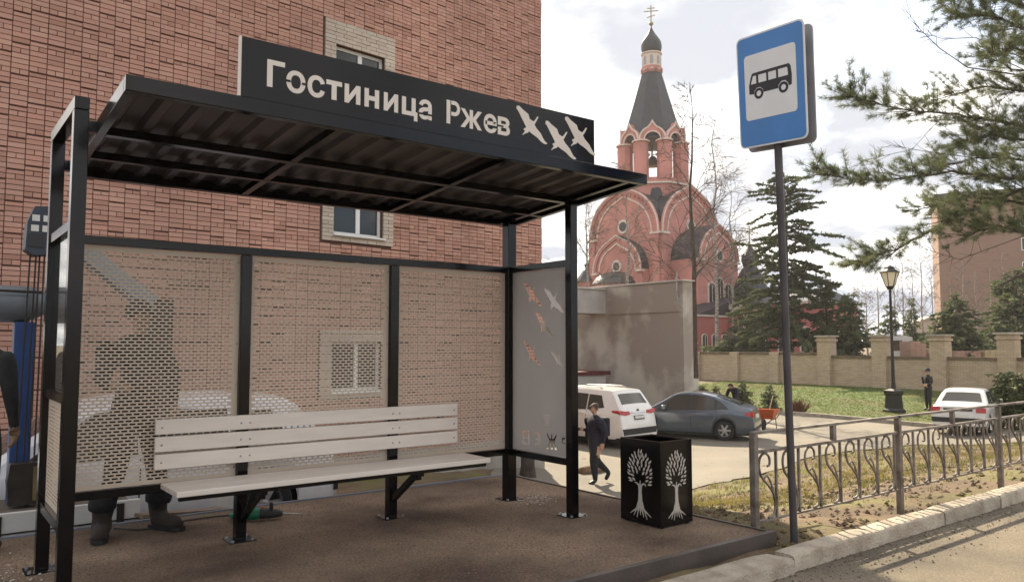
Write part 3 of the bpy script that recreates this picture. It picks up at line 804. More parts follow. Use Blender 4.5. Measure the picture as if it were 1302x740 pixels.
# bus symbol, front of the bus to the left
bus = [(-.195,-.055),(-.15,-.06),(-.145,-.035),(-.12,-.015),(-.09,-.015),(-.066,-.035),(-.06,-.06),(.075,-.06),(.08,-.035),(.105,-.012),(.138,-.012),(.162,-.035),(.168,-.06),(.195,-.055),(.198,.02),(.19,.085),(.175,.105),(-.15,.105),(-.165,.10),(-.178,.07),(-.196,.01)]
def arc(cx_,cy_,r_,n=14): return [(cx_+r_*math.cos(6.2832*k/n), cy_+r_*math.sin(6.2832*k/n)) for k in range(n)]
wins = [[(-.178,.02),(-.125,.02),(-.125,.082),(-.155,.082)],[(-.105,.02),(-.03,.02),(-.03,.082),(-.105,.082)],[(-.012,.02),(.06,.02),(.06,.082),(-.012,.082)],[(.078,.02),(.165,.02),(.162,.075),(.155,.082),(.078,.082)]]
P2 = lambda a,b,t_: tuple(c0 + (-rv)*a*1.08 + upv*(b+.035) + nv*t_)
def flat2(poly, t0, t1, nm, material, holes=()):
    o = flat(poly, P2, t0, t1, nm, material, None, holes); return o
def flat_in(poly, t0, t1, nm, material, parent, holes=()):
    o = flat(poly, P2, t0, t1, nm, material, None, holes)
    me = o.data
    for v in me.vertices: v.co -= Vector(sgn['_o'])
    o.parent = parent; return o
flat_in(bus, .0128, .0138, 'bus_symbol', sign_black, pl_, wins)
for cx_ in (-.105,.121): flat_in(arc(cx_,-.062,.043), .0128,.0138,'wheel_symbol', sign_black, pl_, [arc(cx_,-.062,.022)])

# ------------------------------------------------------------------ road railing
rail_m = mat('railing_paint', (0.085,0.062,0.046), .6, .3, .25, 7, .35, 60, col2=(0.24,0.21,0.18), lo=.3, hi=.62, rnd=.06)
FYY = 4.05; FP = [5.70, 8.19, 10.72, 13.25]
fn = thing('road_railing', 'low weathered silver railing of scrollwork along the roadside kerb', 'railing', (5.70,FYY,-.05))
for i, x in enumerate(FP):
    z0 = tz(x,FYY)-.12
    MB().box((x-.028,FYY-.028,z0),(x+.028,FYY+.028,.735)).build('post', rail_m, fn, bevel=.003)
for i in range(len(FP)-1):
    a, b = FP[i]+.03, FP[i+1]-.03
    MB().box((a-.055,FYY-.025,.738),(b+.055,FYY+.025,.762)).build('handrail', rail_m, fn, bevel=.002)
    MB().box((a,FYY-.018,.575),(b,FYY+.018,.60)).build('middle_rail', rail_m, fn)
    MB().box((a,FYY-.012,-.005),(b,FYY+.012,.012)).build('bottom_rail', rail_m, fn)
    MB().box(((a+b)/2-.025,FYY-.02,.601),((a+b)/2+.025,FYY+.02,.737)).build('spacer', rail_m, fn)
    n = 7; pit = (b-a)/n
    for k in range(n):
        x0 = a+pit*(k+.82)
        MB().box((x0-.010,FYY-.010,.013),(x0+.010,FYY+.010,.574)).build('baluster', rail_m, fn)
        s = pit/.333
        def bez(P, n_=6):
            o_ = []
            P = [np.array(p,float) for p in P]
            for i_ in range(len(P)-1):
                p0,p1,p2,p3 = P[max(i_-1,0)],P[i_],P[i_+1],P[min(i_+2,len(P)-1)]
                for q in range(n_):
                    t_ = q/n_; o_.append(.5*((2*p1)+(-p0+p2)*t_+(2*p0-5*p1+4*p2-p3)*t_**2+(-p0+3*p1-3*p2+p3)*t_**3))
            o_.append(P[-1]); return o_
        C1 = bez([(-.12,.018),(-.05,.035),(-.02,.10),(-.035,.20),(-.11,.29),(-.20,.37),(-.235,.46),(-.215,.54),(-.15,.568),(-.095,.53),(-.09,.47),(-.12,.455)],5)
        C2 = bez([(-.028,.16),(-.05,.25),(-.085,.33),(-.13,.375),(-.165,.35),(-.15,.32)],4)
        m = MB(); m.tube([(x0+p[0]*s,FYY,p[1]) for p in C1], .011, 6); m.tube([(x0+p[0]*s,FYY+.002,p[1]) for p in C2], .009, 6)
        m.build('scroll', rail_m, fn, smooth=True)

# ------------------------------------------------------------------ hotel building
BA = R(5.8); BD = Vector((math.cos(BA), math.sin(BA), 0)); BN = Vector((-math.sin(BA), math.cos(BA), 0)); BT = 13.0
def bp(s, t, z): return BD*s + BN*(BT+t) + Vector((0,0,z))
S0, S1, ZB, ZT = 1.15, 13.262, -1.45, 15.5
def island_brick(name, cols, rough=.85, joint=False):
    m = bpy.data.materials.new(name); m.use_nodes = True
    t = m.node_tree; b = t.nodes['Principled BSDF']; b.inputs['Roughness'].default_value = rough
    g_ = t.nodes.new('ShaderNodeNewGeometry'); oi = t.nodes.new('ShaderNodeObjectInfo')
    ad = t.nodes.new('ShaderNodeMath'); ad.operation = 'ADD'; t.links.new(g_.outputs['Random Per Island'], ad.inputs[0]); t.links.new(oi.outputs['Random'], ad.inputs[1])
    fr = t.nodes.new('ShaderNodeMath'); fr.operation = 'FRACT'; t.links.new(ad.outputs[0], fr.inputs[0])
    r_ = t.nodes.new('ShaderNodeValToRGB'); el = r_.color_ramp.elements
    el[0].position = 0; el[0].color = (*cols[0],1); el[1].position = 1; el[1].color = (*cols[-1],1)
    for i, c in enumerate(cols[1:-1]): e = el.new((i+1)/(len(cols)-1)); e.color = (*c,1)
    t.links.new(fr.outputs[0], r_.inputs[0])
    tcn = t.nodes.new('ShaderNodeTexCoord'); n = t.nodes.new('ShaderNodeTexNoise'); n.inputs['Scale'].default_value = .45; n.inputs['Detail'].default_value = 6
    t.links.new(g_.outputs['Position'], n.inputs['Vector'])
    n2 = t.nodes.new('ShaderNodeTexNoise'); n2.inputs['Scale'].default_value = 30; t.links.new(g_.outputs['Position'], n2.inputs['Vector'])
    mr = t.nodes.new('ShaderNodeMapRange'); mr.inputs['From Min'].default_value = .3; mr.inputs['From Max'].default_value = .7; mr.inputs['To Min'].default_value = .78; mr.inputs['To Max'].default_value = 1.12
    t.links.new(n.outputs['Fac'], mr.inputs[0])
    hs = t.nodes.new('ShaderNodeHueSaturation'); t.links.new(r_.outputs[0], hs.inputs['Color']); t.links.new(mr.outputs[0], hs.inputs['Value'])
    t.links.new(hs.outputs[0], b.inputs['Base Color'])
    bp_ = t.nodes.new('ShaderNodeBump'); bp_.inputs['Strength'].default_value = .35; bp_.inputs['Distance'].default_value = .01
    t.links.new(n2.outputs['Fac'], bp_.inputs['Height']); t.links.new(bp_.outputs[0], b.inputs['Normal'])
    return m
brick_m = island_brick('facing_brick', [(0.40,0.215,0.16),(0.48,0.27,0.21),(0.45,0.245,0.185),(0.52,0.31,0.24),(0.37,0.195,0.145),(0.47,0.28,0.215),(0.49,0.26,0.195)])
pale_brick = island_brick('pale_brick', [(0.44,0.37,0.30),(0.52,0.45,0.37),(0.48,0.40,0.33),(0.56,0.49,0.41)])
mortar = mat('mortar', (0.10,0.053,0.04), .95, 0, .15, 3, .3, 60)
hotel = thing('brick_hotel', 'tall pink brick hotel wall with pale brick window surrounds behind the shelter', 'building', tuple(bp(2,0,-1.2)))
def bbox_w(m, s0, s1, t0, t1, z0, z1):
    P = [bp(s,t,z) for z in (z0,z1) for (s,t) in ((s0,t0),(s1,t0),(s1,t1),(s0,t1))]
    return m.add(P, [(0,3,2,1),(4,5,6,7),(0,1,5,4),(1,2,6,5),(2,3,7,6),(3,0,4,7)])
# window openings: s0,s1,z0,z1 (glazed opening)
WIN = [(7.60,8.72,6.36,7.28),(7.60,8.72,3.60,4.52),(7.60,8.72,0.62,1.56),(7.60,8.72,9.3,10.2),(7.60,8.72,12.2,13.1)]
SUR = [(a-.24,b+.24,c-.14,d+(.46 if i == 0 else .22)) for i,(a,b,c,d) in enumerate(WIN)]
# core wall in pieces round the openings
m = MB(); zc = ZB
bbox_w(m, S0, WIN[0][0], 0.014, 0.5, ZB, ZT); bbox_w(m, WIN[0][1], S1-.014, 0.014, 0.5, ZB, ZT)
for (a,b,c,d) in sorted(WIN, key=lambda q:q[2]):
    bbox_w(m, a, b, 0.014, 0.5, zc, c); zc = d
bbox_w(m, WIN[0][0], WIN[0][1], 0.014, 0.5, zc, ZT)
bbox_w(m, S1-.5, S1-.014, .5, 14, ZB, ZT); bbox_w(m, S0, S1-.5, 13.5, 14, ZB, ZT); bbox_w(m, S0, S0+.5, .501, 13.5, ZB, ZT)
wall = m.build('wall', mortar, hotel); wall['_o'] = hotel['_o']
m = MB(); bbox_w(m, S0-.2, S1+.2, -.25, 14.2, ZT, ZT+.3); m.build('roof', mat('roof_felt',(0.06,0.06,0.065),.9), hotel)
m = MB(); bbox_w(m, S0, S1+.03, -.04, .0135, ZB, -.62); m.build('plinth', mat('plinth_plaster',(0.30,0.28,0.25),.9,0,.2,2,.4,40), hotel)
# facing bricks
BWD, BHT = .2285, .0775
rr = random.Random(11)
cells = []
ncol = int((S1-.02-S0)/BWD); s_base = S1-.004-ncol*BWD
for i in range(ncol):
    s = s_base+i*BWD
    if s < S0-.02: continue
    for j in range(int((12.0+.62)/BHT)):
        z = -.615+j*BHT
        cx_, cz_ = s+BWD/2, z+BHT/2
        if any(a-.03 < cx_ < b+.03 and c-.02 < cz_ < d+.02 for a,b,c,d in SUR): continue
        thick = (j+2*i+(i*i)//3) % 6 == 0
        half = (j+3*i+(i//2)) % 4 == 0
        top = z+BHT-(.029 if thick else .0105)
        pr = rr.uniform(0,.005) + (.006 if ((j+2*i+(i*i)//3)//6+i) % 3 == 0 else 0)
        if rr.random() < .02: pr += .008
        sp = [(s+.006,s+BWD-.006)] if not half else [(s+.006,s+BWD/2-.005),(s+BWD/2+.005,s+BWD-.006)]
        for a,b in sp: cells.append((a,b,z,top,pr))
def key(c):
    p = bp((c[0]+c[1])/2,0,c[2]); v = np.array(p)-_C; zz = v@_F; px_ = CX+FPX*(v@_R)/zz; py_ = CY-FPX*(v@_U)/zz
    vis = (5 < px_ < 300 and 5 < py_ < 290 and not (px_ > 60 and py_ > 97+ (160-px_ if px_<160 else 0)))
    return (0 if vis else 1, (p-Vector(_C)).length)
cells.sort(key=key)
bm_cache = {}
def brick_mesh(w_, h_):
    k = (round(w_,4), round(h_,4))
    if k not in bm_cache:
        m = MB(); e = .0025
        m.add([(e,0,e),(w_-e,0,e),(w_-e,0,h_-e),(e,0,h_-e),(0,e,0),(w_,e,0),(w_,e,h_),(0,e,h_),(0,.026,0),(w_,.026,0),(w_,.026,h_),(0,.026,h_)],
              [(0,1,2,3),(0,4,5,1),(1,5,6,2),(2,6,7,3),(3,7,4,0),(4,8,9,5),(5,9,10,6),(6,10,11,7),(7,11,8,4)])
        me = bpy.data.meshes.new('brick'); me.from_pydata(m.v, [], m.f); me.materials.append(brick_m); bm_cache[k] = me
    return bm_cache[k]
ho = Vector(hotel['_o'])
for (a,b,z0,z1,pr) in cells[:300]:
    o = bpy.data.objects.new('brick', brick_mesh(b-a, z1-z0)); COL.objects.link(o); o.parent = wall
    o.location = bp(a, -pr-.012+.012, z0) - ho; o.rotation_euler = (0,0,BA)
m = MB()
for (a,b,z0,z1,pr) in cells[300:]:
    P = [bp(s,t,z) for t in (-pr,.02) for (s,z) in ((a,z0),(b,z0),(b,z1),(a,z1))]
    m.add(P, [(0,1,2,3),(0,4,5,1),(1,5,6,2),(2,6,7,3),(3,7,4,0)])
struct(m.build('brickwork', brick_m, wall, org=hotel['_o']), 'stuff')
# gable-end bricks round the corner are out of sight; corner edge bricks
m = MB()
for j in range(int((12.0+.62)/BHT)):
    z = -.615+j*BHT
    P = [bp(S1-.016,t,z_) for t in (.024,.5) for z_ in (z,z+BHT-.009)]
    bbox_w(m, S1-.02, S1, .022, .25, z, z+BHT-.009)
struct(m.build('corner_bricks', brick_m, wall, org=hotel['_o']), 'stuff')
pvc = mat('white_pvc', (0.72,0.72,0.70), .35, 0, .03)
win_glass = glass_mat('window_glass', (0.03,0.035,0.04), .03)
curtain = mat('net_curtain', (0.38,0.38,0.38), .9, 0, .2, 12, stretch=(8,8,.4))
for wi,((a,b,c,d),(sa,sb,sc_,sd_)) in enumerate(zip(WIN,SUR)):
    m = MB(); bbox_w(m, a, b, .10, .16, c, c+.06); bbox_w(m, a, b, .10, .16, d-.06, d); bbox_w(m, a, a+.06, .10, .16, c+.06, d-.06); bbox_w(m, b-.06, b, .10, .16, c+.06, d-.06); mid = (a+b)/2+.04
    bbox_w(m, mid-.045, mid+.045, .095, .155, c+.06, d-.06)
    wn = m.build('window', pvc, hotel); wn['label'] = 'white two-pane window in a pale brick surround'
    for x0,x1 in ((a+.06,mid-.045),(mid+.045,b-.06)):
        m = MB(); bbox_w(m, x0, x1, .125, .131, c+.06, d-.06); m.build('pane', win_glass, wn, org=hotel['_o'])
    m = MB(); bbox_w(m, a-.02, b+.02, -.09, .099, c-.035, c-.004); m.build('sill', pvc, wn, org=hotel['_o'])
    # surround bricks
    m = MB()
    def br(s0,s1,z0,z1,pr): bbox_w(m, s0+.004, s1-.004, -.02-pr, .02, z0+.004, z1-.004)
    nz = int(round((sd_-sc_)/BHT)); hz = (sd_-sc_)/nz
    for j in range(nz):
        z = sc_+j*hz
        if z+hz <= c+.02 or z >= d-.02:
            n = 7 if j % 2 else 8; ws = (sb-sa)/n
            for k in range(n): br(sa+k*ws, sa+(k+1)*ws, z, z+hz, rr.uniform(0,.01))
        else:
            for (x0,x1) in ((sa,a-.001),(b+.001,sb)):
                if j % 2: br(x0,x1,z,z+hz,rr.uniform(0,.01))
                else:
                    xm = (x0+x1)/2; br(x0,xm,z,z+hz,.004); br(xm,x1,z,z+hz,.008)
    struct(m.build('surround_bricks', pale_brick, wn, org=hotel['_o']), 'stuff')
# room behind the window glass stays dark: inner box
# ------------------------------------------------------------------ plastered outbuilding beside the yard
plaster = mat('old_plaster', (0.33,0.285,0.245), .92, 0, .2, .5, .9, 40, col2=(0.56,0.53,0.47), lo=.47, hi=.60, det=12)
plaster2 = mat('pale_plaster', (0.44,0.42,0.40), .9, 0, .12, 1.5, .5, 60)
GXW = 23.0
gr = on_x(868,357,GXW); gi = on_x(770,366,GXW)
out_b = thing('plastered_outbuilding', 'old grey plastered outbuilding with patched wall beside the yard', 'building', (GXW,gr[1],tz(GXW,gr[1])-.1))
zt = gr[2]; zl = -1.65
m = MB().box((GXW,gr[1],zl),(GXW+.55,gi[1]+6,zt)); wl = m.build('wall', plaster, out_b)
MB().box((GXW-.06,gr[1]-.06,zt+.002),(GXW+.65,gi[1]+6,zt+.05)).build('coping', mat('coping_tin',(0.55,0.52,0.48),.5,.3,.1), out_b)
bz = gi[1]
MB().box((15.6,bz,zt-1.12),(GXW-.003,bz+1.0,zt-.12)).build('canopy_beam', plaster2, out_b)
MB().box((15.5,bz-.08,zt-.118),(GXW-.062,bz+1.2,zt-.07)).build('canopy_coping', MATS['coping_tin'], out_b)
MB().box((15.6,bz+5.0,zl),(GXW-.003,bz+5.3,.95)).build('rear_wall', plaster, out_b)
MB().box((15.6,bz+5.0,2.35),(GXW-.003,bz+5.3,zt)).build('rear_lintel', plaster, out_b)
q = on_y(749,430,bz+5.0)[0]
MB().box((q+.05,bz+5.0,.953),(GXW-.003,bz+5.3,2.347)).build('rear_pier', plaster, out_b)
qa = on_y(770,470,bz-1.2)
MB().box((15.8,bz-1.2,zl),(qa[0],bz+.9,qa[2]-.2)).build('white_booth', plaster2, out_b)
MB().box((15.7,bz-1.28,qa[2]-.197),(qa[0]+.2,bz+.98,qa[2]-.05)).build('booth_roof', mat('dark_red_tin',(0.10,0.02,0.02),.6,.2,.2), out_b)
MB().box((GXW-.035,gr[1]+.05,zt-1.16),(GXW-.001,bz-.02,zt-1.10)).build('ledge', plaster, out_b)
# vent pipe and cable bracket on the wall
p = on_x(861,392,GXW-.06); MB().tube([(p[0],p[1],zt+.35),(p[0],p[1],zt-.6),(p[0]-.05,p[1]-.3,zt-1.0)],.03,6).build('pipe', steel, out_b)

# ------------------------------------------------------------------ yellow brick boundary wall with pillars
WX = 39.4
ybrick = mat('yellow_brick', (0.42,0.33,0.225), .9, 0, .16, 2.0)
def brick_tex(m, sc=1.0, c1=(0.52,0.42,0.30), c2=(0.40,0.31,0.215), cm=(0.20,0.16,0.12)):
    t = m.node_tree; b = t.nodes['Principled BSDF']
    tcn = t.nodes.new('ShaderNodeTexCoord'); sepx = t.nodes.new('ShaderNodeSeparateXYZ'); cb = t.nodes.new('ShaderNodeCombineXYZ')
    t.links.new(tcn.outputs['Object'], sepx.inputs[0]); ad = t.nodes.new('ShaderNodeMath'); ad.operation = 'ADD'
    t.links.new(sepx.outputs['X'], ad.inputs[0]); t.links.new(sepx.outputs['Y'], ad.inputs[1]); t.links.new(ad.outputs[0], cb.inputs[0]); t.links.new(sepx.outputs['Z'], cb.inputs[1])
    bt = t.nodes.new('ShaderNodeTexBrick'); bt.inputs['Scale'].default_value = sc; bt.inputs['Color1'].default_value = (*c1,1); bt.inputs['Color2'].default_value = (*c2,1); bt.inputs['Mortar'].default_value = (*cm,1)
    bt.inputs['Brick Width'].default_value = .26; bt.inputs['Row Height'].default_value = .085; bt.inputs['Mortar Size'].default_value = .007
    t.links.new(cb.outputs[0], bt.inputs['Vector'])
    src = b.inputs['Base Color'].links[0].from_socket
    mixn = t.nodes.new('ShaderNodeMixRGB'); mixn.inputs[0].default_value = .72
    t.links.new(src, mixn.inputs[1]); t.links.new(bt.outputs['Color'], mixn.inputs[2]); t.links.new(mixn.outputs[0], b.inputs['Base Color'])
    bp_ = t.nodes.new('ShaderNodeBump'); bp_.inputs['Strength'].default_value = .6; bp_.inputs['Distance'].default_value = .012; bp_.invert = True
    t.links.new(bt.outputs['Fac'], bp_.inputs['Height']); t.links.new(bp_.outputs[0], b.inputs['Normal'])
brick_tex(ybrick)
cap_dark = mat('wall_cap', (0.13,0.095,0.06), .9, 0, .25, 3, .4, 40)
bw = thing('boundary_wall', 'yellow brick boundary wall with tall capped pillars behind the lawn', 'wall', (WX,20,tz(WX,20)))
pil = []
for x_, hgt in ((888,1.72),(937,1.75),(988,1.75),(1052,2.62),(1122,2.62),(1197,2.62),(1284,2.68)):
    p = on_x(x_, 470, WX); pil.append((p[1], hgt))
last = pil[-1][0]
for k in range(4): pil.append((last-2.75*(k+1), 2.68))
first = pil[0][0]
pil = [(first+2.9*k, 1.72) for k in range(4,0,-1)] + pil
for i,(y, hgt) in enumerate(pil):
    z0 = tz(WX,y)-.15; ps = .36 if hgt > 2 else .28
    zt_ = -.72+hgt if hgt > 2 else -.70+hgt
    pr = MB().box((WX-.2-ps/2+.0,y-ps,z0),(WX-.2+ps*1.5,y+ps,zt_-.0)).build('pillar', ybrick, bw)
    if hgt > 2:
        MB().box((WX-.2-ps/2-.06,y-ps-.06,zt_-.22),(WX-.2+ps*1.5+.06,y+ps+.06,zt_-.12)).build('pillar_band', ybrick, pr, org=bw['_o'])
        MB().box((WX-.2-ps/2-.10,y-ps-.10,zt_+.002),(WX-.2+ps*1.5+.10,y+ps+.10,zt_+.09)).build('pillar_cap', conc, pr, org=bw['_o'])
    if i+1 < len(pil):
        y2, h2 = pil[i+1]
        n = 4; ya, yb = y-ps-.003, y2+(.36 if h2 > 2 else .28)+.003
        z0 = min(tz(WX,ya),tz(WX,yb))-.15
        zw = -.70+1.62 if hgt < 2 else -.72+1.50
        MB().box((WX-.13,yb,z0),(WX+.13,ya,zw)).build('wall_panel', ybrick, bw)
        MB().box((WX-.19,yb,zw+.002),(WX+.19,ya,zw+.13)).build('coping_course', cap_dark, bw)
# ------------------------------------------------------------------ apartment block far right
ap = thing('apartment_block', 'tall plain brownish brick apartment block behind the pine', 'building', (100,40,-.4))
apm = mat('apartment_brick', (0.25,0.155,0.115), .9, 0, .12, .25, .2, 4); brick_tex(apm, 1.0, (0.27,0.165,0.12),(0.23,0.14,0.105),(0.2,0.15,0.12))
pL = at(1198,440,95); pz = at(1198,250,95)[2]
ad_ = Vector((0.45,-.893,0)); an = Vector((.893,.45,0))
def apb(m, s0,s1,t0,t1,z0,z1):
    o_ = Vector((pL[0],pL[1],0)); P = [o_+ad_*s+an*t_+Vector((0,0,z)) for z in (z0,z1) for s,t_ in ((s0,t0),(s1,t0),(s1,t1),(s0,t1))]
    return m.add(P, [(0,3,2,1),(4,5,6,7),(0,1,5,4),(1,2,6,5),(2,3,7,6),(3,0,4,7)])
apb(MB(),0,26,0,14,-.6,pz).build('wall', apm, ap, fixn=True)
apb(MB(),-.3,26.3,-.3,14.3,pz+.002,pz+.5).build('roof', MATS['roof_felt'], ap, fixn=True)
for fl in range(6):
    for s in (8.6,13.5,18,22):
        z = 1.0+fl*2.9
        if z+1.5 < pz:
            wv = apb(MB(), s, s+1.5, -.05, .0, z, z+1.5).build('window', pvc, ap, fixn=True)
            for a_ in (.08,.79): apb(MB(), s+a_, s+a_+.63, -.06,-.052, z+.08, z+1.42).build('pane', win_glass, wv, org=ap['_o'], fixn=True)
# small far house roof seen between the firs
fh = thing('far_shed', 'pale low shed far behind the boundary wall between fir trees', 'shed', tuple(at(1182,425,120)))
p = at(1182,425,120); m = MB().prism([(-2.6,-6),(2.6,-6),(2.6,1.2),(0,2.4),(-2.6,1.2)], (p[0],p[1],p[2]), (.6,-.8,0), (0,0,1), (4.8,3.6,0)); m.build('wall', plaster2, fh, fixn=True)
m = MB(); m.prism([(-2.9,1.1),(0,2.45),(2.9,1.1),(2.9,1.3),(0,2.7),(-2.9,1.3)], (p[0]-.3,p[1]-.2,p[2]+.02), (.6,-.8,0), (0,0,1), (5.2,3.9,0)).build('roof', MATS['coping_tin'], fh, fixn=True)

# ------------------------------------------------------------------ church
CZ = 78.0
O = at(833,438,CZ); cg = -0.45
_fr = np.array([O[0],O[1],0])/math.hypot(O[0],O[1]); _rr = np.array([_fr[1],-_fr[0],0])
e1 = _rr*.77 + (-_fr)*.637
ch = thing('brick_church', 'red brick church with arched gables, tent-roofed bell tower and onion dome', 'church', (O[0],O[1],cg), local=True, rz=math.atan2(e1[1],e1[0]))
def CH(y): return at(833,y,CZ)[2]-cg
red = mat('church_red', (0.48,0.205,0.175), .85, 0, .15, .5, .2, 30); white = mat('white_trim', (0.62,0.52,0.46), .8, 0, .06)
slate = mat('dark_slate', (0.028,0.029,0.040), .5, .3, .15, 2); cdark = mat('dark_opening', (0.015,0.014,0.016), .4)
pinkred = mat('church_pink', (0.42,0.13,0.12), .85, 0, .1, .6)
goldm = mat('cross_metal', (0.35,0.30,0.2), .35, .8, .1)
def archpts(r_, keel=0.0, n=18):
    P = []
    for k in range(n+1):
        a = math.pi*k/n; zz = r_*math.sin(a); zz += keel*max(0, 1-abs(math.cos(a))/.35)**1.5 if keel else 0
        P.append((r_*math.cos(a), zz))
    return P                                                      # from +r to -r over the top
LX = Vector((1,0,0)); LY_ = Vector((0,1,0)); LZ = Vector((0,0,1))
def vault(w_, zs, o, ux, dn, keel, nm, parent=ch):
    P = [(-w_/2,0),(w_/2,0)] + [(a,b+zs) for a,b in archpts(w_/2,keel)]
    m = MB().prism(P, o, ux, LZ, dn, 0, 1)
    # walls below springing are red, roof over the arch is slate
    nf = len(P)
    for i in range(nf): m.m[2+i] = 1 if 2 <= i < nf-1 else 0
    return m.build(nm, [red, slate], parent, fixn=True)
def band(r0, r1, zs, o, ux, nrm, d, nm, material, parent, keel0=0, keel1=0, legs=0.0):
    A = archpts(r1,keel1); B = archpts(r0,keel0)
    if legs: A = [(r1,-legs)]+A+[(-r1,-legs)]; B = [(r0,-legs)]+B+[(-r0,-legs)]
    m = MB(); n = len(A); o = Vector(o); ux = Vector(ux); nv_ = Vector(nrm)
    V = [o+ux*a+LZ*(b+zs) for a,b in A] + [o+ux*a+LZ*(b+zs) for a,b in B]
    V += [v+nv_*d for v in V]
    F_ = []
    for i in range(n-1):
        F_ += [(2*n+i,2*n+i+1,3*n+i+1,3*n+i),(i,i+1,2*n+i+1,2*n+i),(n+i+1,n+i,3*n+i,3*n+i+1)]
    m.add(V, F_); return m.build(nm, material, parent, fixn=True)
def disc(o, ux, nrm, r_, d, nm, material, parent):
    return MB().prism([(r_*math.cos(6.2832*k/20), r_*math.sin(6.2832*k/20)) for k in range(20)], o, ux, LZ, Vector(nrm)*d).build(nm, material, parent, fixn=True)
def archwin(o, ux, nrm, w_, hgt, parent, trim=.16):
    """arched window: white surround, dark pane"""
    P = [(-w_/2,0),(w_/2,0)]+[(a,b+hgt-w_/2) for a,b in archpts(w_/2,0,10)]
    wd = MB().prism([(a*(1+2*trim/w_), b*(1+trim/hgt)-.05) for a,b in P], o, ux, LZ, Vector(nrm)*.10).build('window', white, parent, fixn=True)
    MB().prism(P, Vector(o)+Vector(nrm)*.10, ux, LZ, Vector(nrm)*.02).build('pane', cdark, wd, fixn=True)
    MB().bar(Vector(o)+Vector(nrm)*.13+LZ*.02, Vector(o)+Vector(nrm)*.13+LZ*(hgt-.05), .06,.03, up=nrm).build('glazing_bar', white, wd)
S = 9.0; hs = S/2; zs = CH(304)
# main cube as two crossing vaults
vault(S-.2, zs, (0,-hs,0), LX, LY_*S, .45, 'nave_vault'); vault(S-.24, zs-.02, (hs,0,0), LY_, -LX*S, .45, 'nave_vault')
for o_, ux, nr in (((0,-hs-.001,0),LX,-LY_),((hs+.001,0,0),LY_,LX)):
    band(4.15,4.5,zs,o_,ux,nr,.22,'archivolt',red,ch,.45,.45); band(4.38,4.52,zs,Vector(o_)+Vector(nr)*.221,ux,nr,.05,'archivolt_trim',white,ch,.45,.45)
    band(3.45,3.58,zs,o_,ux,nr,.10,'archivolt_trim',white,ch,.35,.35)
    for k in range(22):
        a = math.pi*(k+.5)/22; c_, s_ = math.cos(a)*3.95, math.sin(a)*3.95
        p = Vector(o_)+Vector(ux)*c_+LZ*(zs+s_)+Vector(nr)*.001
        MB().bar(p, p+Vector(nr)*.12, .22,.22).build('dentil', red, ch)
    for sgn_ in (-1,1):
        p = Vector(o_)+Vector(ux)*(sgn_*4.1)
        MB().bar(p+LZ*0.01, p+LZ*zs, .7,.5, up=nr).build('pilaster', red, ch)
        MB().bar(p+LZ*(zs-.12)-Vector(ux)*.6, p+LZ*(zs-.12)+Vector(ux)*.6, .7,.22).build('capital', white, ch)
    wr = disc(Vector(o_)+LZ*(zs+.9), ux, nr, .70, .15, 'round_window', white, ch); disc(Vector(o_)+LZ*(zs+.9)+Vector(nr)*.15, ux, nr, .46, .02, 'pane', cdark, wr)
# left porch
def porch(c, ux, nr, w_, zsp, dep, nm_win):
    o_ = Vector(c)
    vault(w_, zsp, o_+Vector(nr)*dep, ux, -Vector(nr)*dep, .35, 'porch')
    f_ = o_+Vector(nr)*(dep+.001)
    band(w_/2-.35,w_/2,zsp,f_,ux,nr,.15,'porch_archivolt',red,ch,.35,.35); band(w_/2-.10,w_/2+.03,zsp,f_+Vector(nr)*.151,ux,nr,.05,'porch_trim',white,ch,.35,.35)
    band(w_/2-.85,w_/2-.72,zsp,f_,ux,nr,.10,'porch_trim',white,ch,.3,.3)
    wr = disc(f_+LZ*(zsp+.4), ux, nr, .62, .14, 'round_window', white, ch); disc(f_+LZ*(zsp+.4)+Vector(nr)*.14, ux, nr, .40, .02, 'pane', cdark, wr)
    for s_ in (-1,1): MB().bar(f_+Vector(ux)*s_*(w_/2-.25)+LZ*(zsp-.15)-Vector(ux)*.35, f_+Vector(ux)*s_*(w_/2-.25)+LZ*(zsp-.15)+Vector(ux)*.35, .5,.2).build('capital', white, ch)
    return f_
f1 = porch((0,-hs,0), LX, -LY_, 6.2, CH(348), 1.0, 1)
f2 = porch((hs,0,0), LY_, LX, 6.1, CH(338), 3.2, 3)
for dx in (-1.25,0,1.25): archwin(f2+Vector((0,dx,0))+LZ*CH(394), LY_, LX, .85, 2.2 if dx else 2.7, ch)
MB().bar(f2+Vector((.1,-3.1,0))+LZ*CH(397), f2+Vector((.1,3.1,0))+LZ*CH(397), .35,.3).build('string_course', white, ch)
# apse with half dome before the left porch
m = MB(); m.lathe([(2.2,0),(2.2,CH(366)),(2.35,CH(365)),(1.9,CH(357)),(1.0,CH(351)),(.05,CH(349))], 20, (0,-hs-1.2,0)); m.m = [0]*20+[1]*(len(m.f)-20); m.build('apse', [red,slate], ch, smooth=40)
# corner roofs between gables
MB().lathe([(hs*1.30,zs-1.6),(hs*1.02,zs+1.6),(3.9,zs+4.6),(3.6,CH(246))], 4, a0=math.pi/4).build('corner_roof', slate, ch)
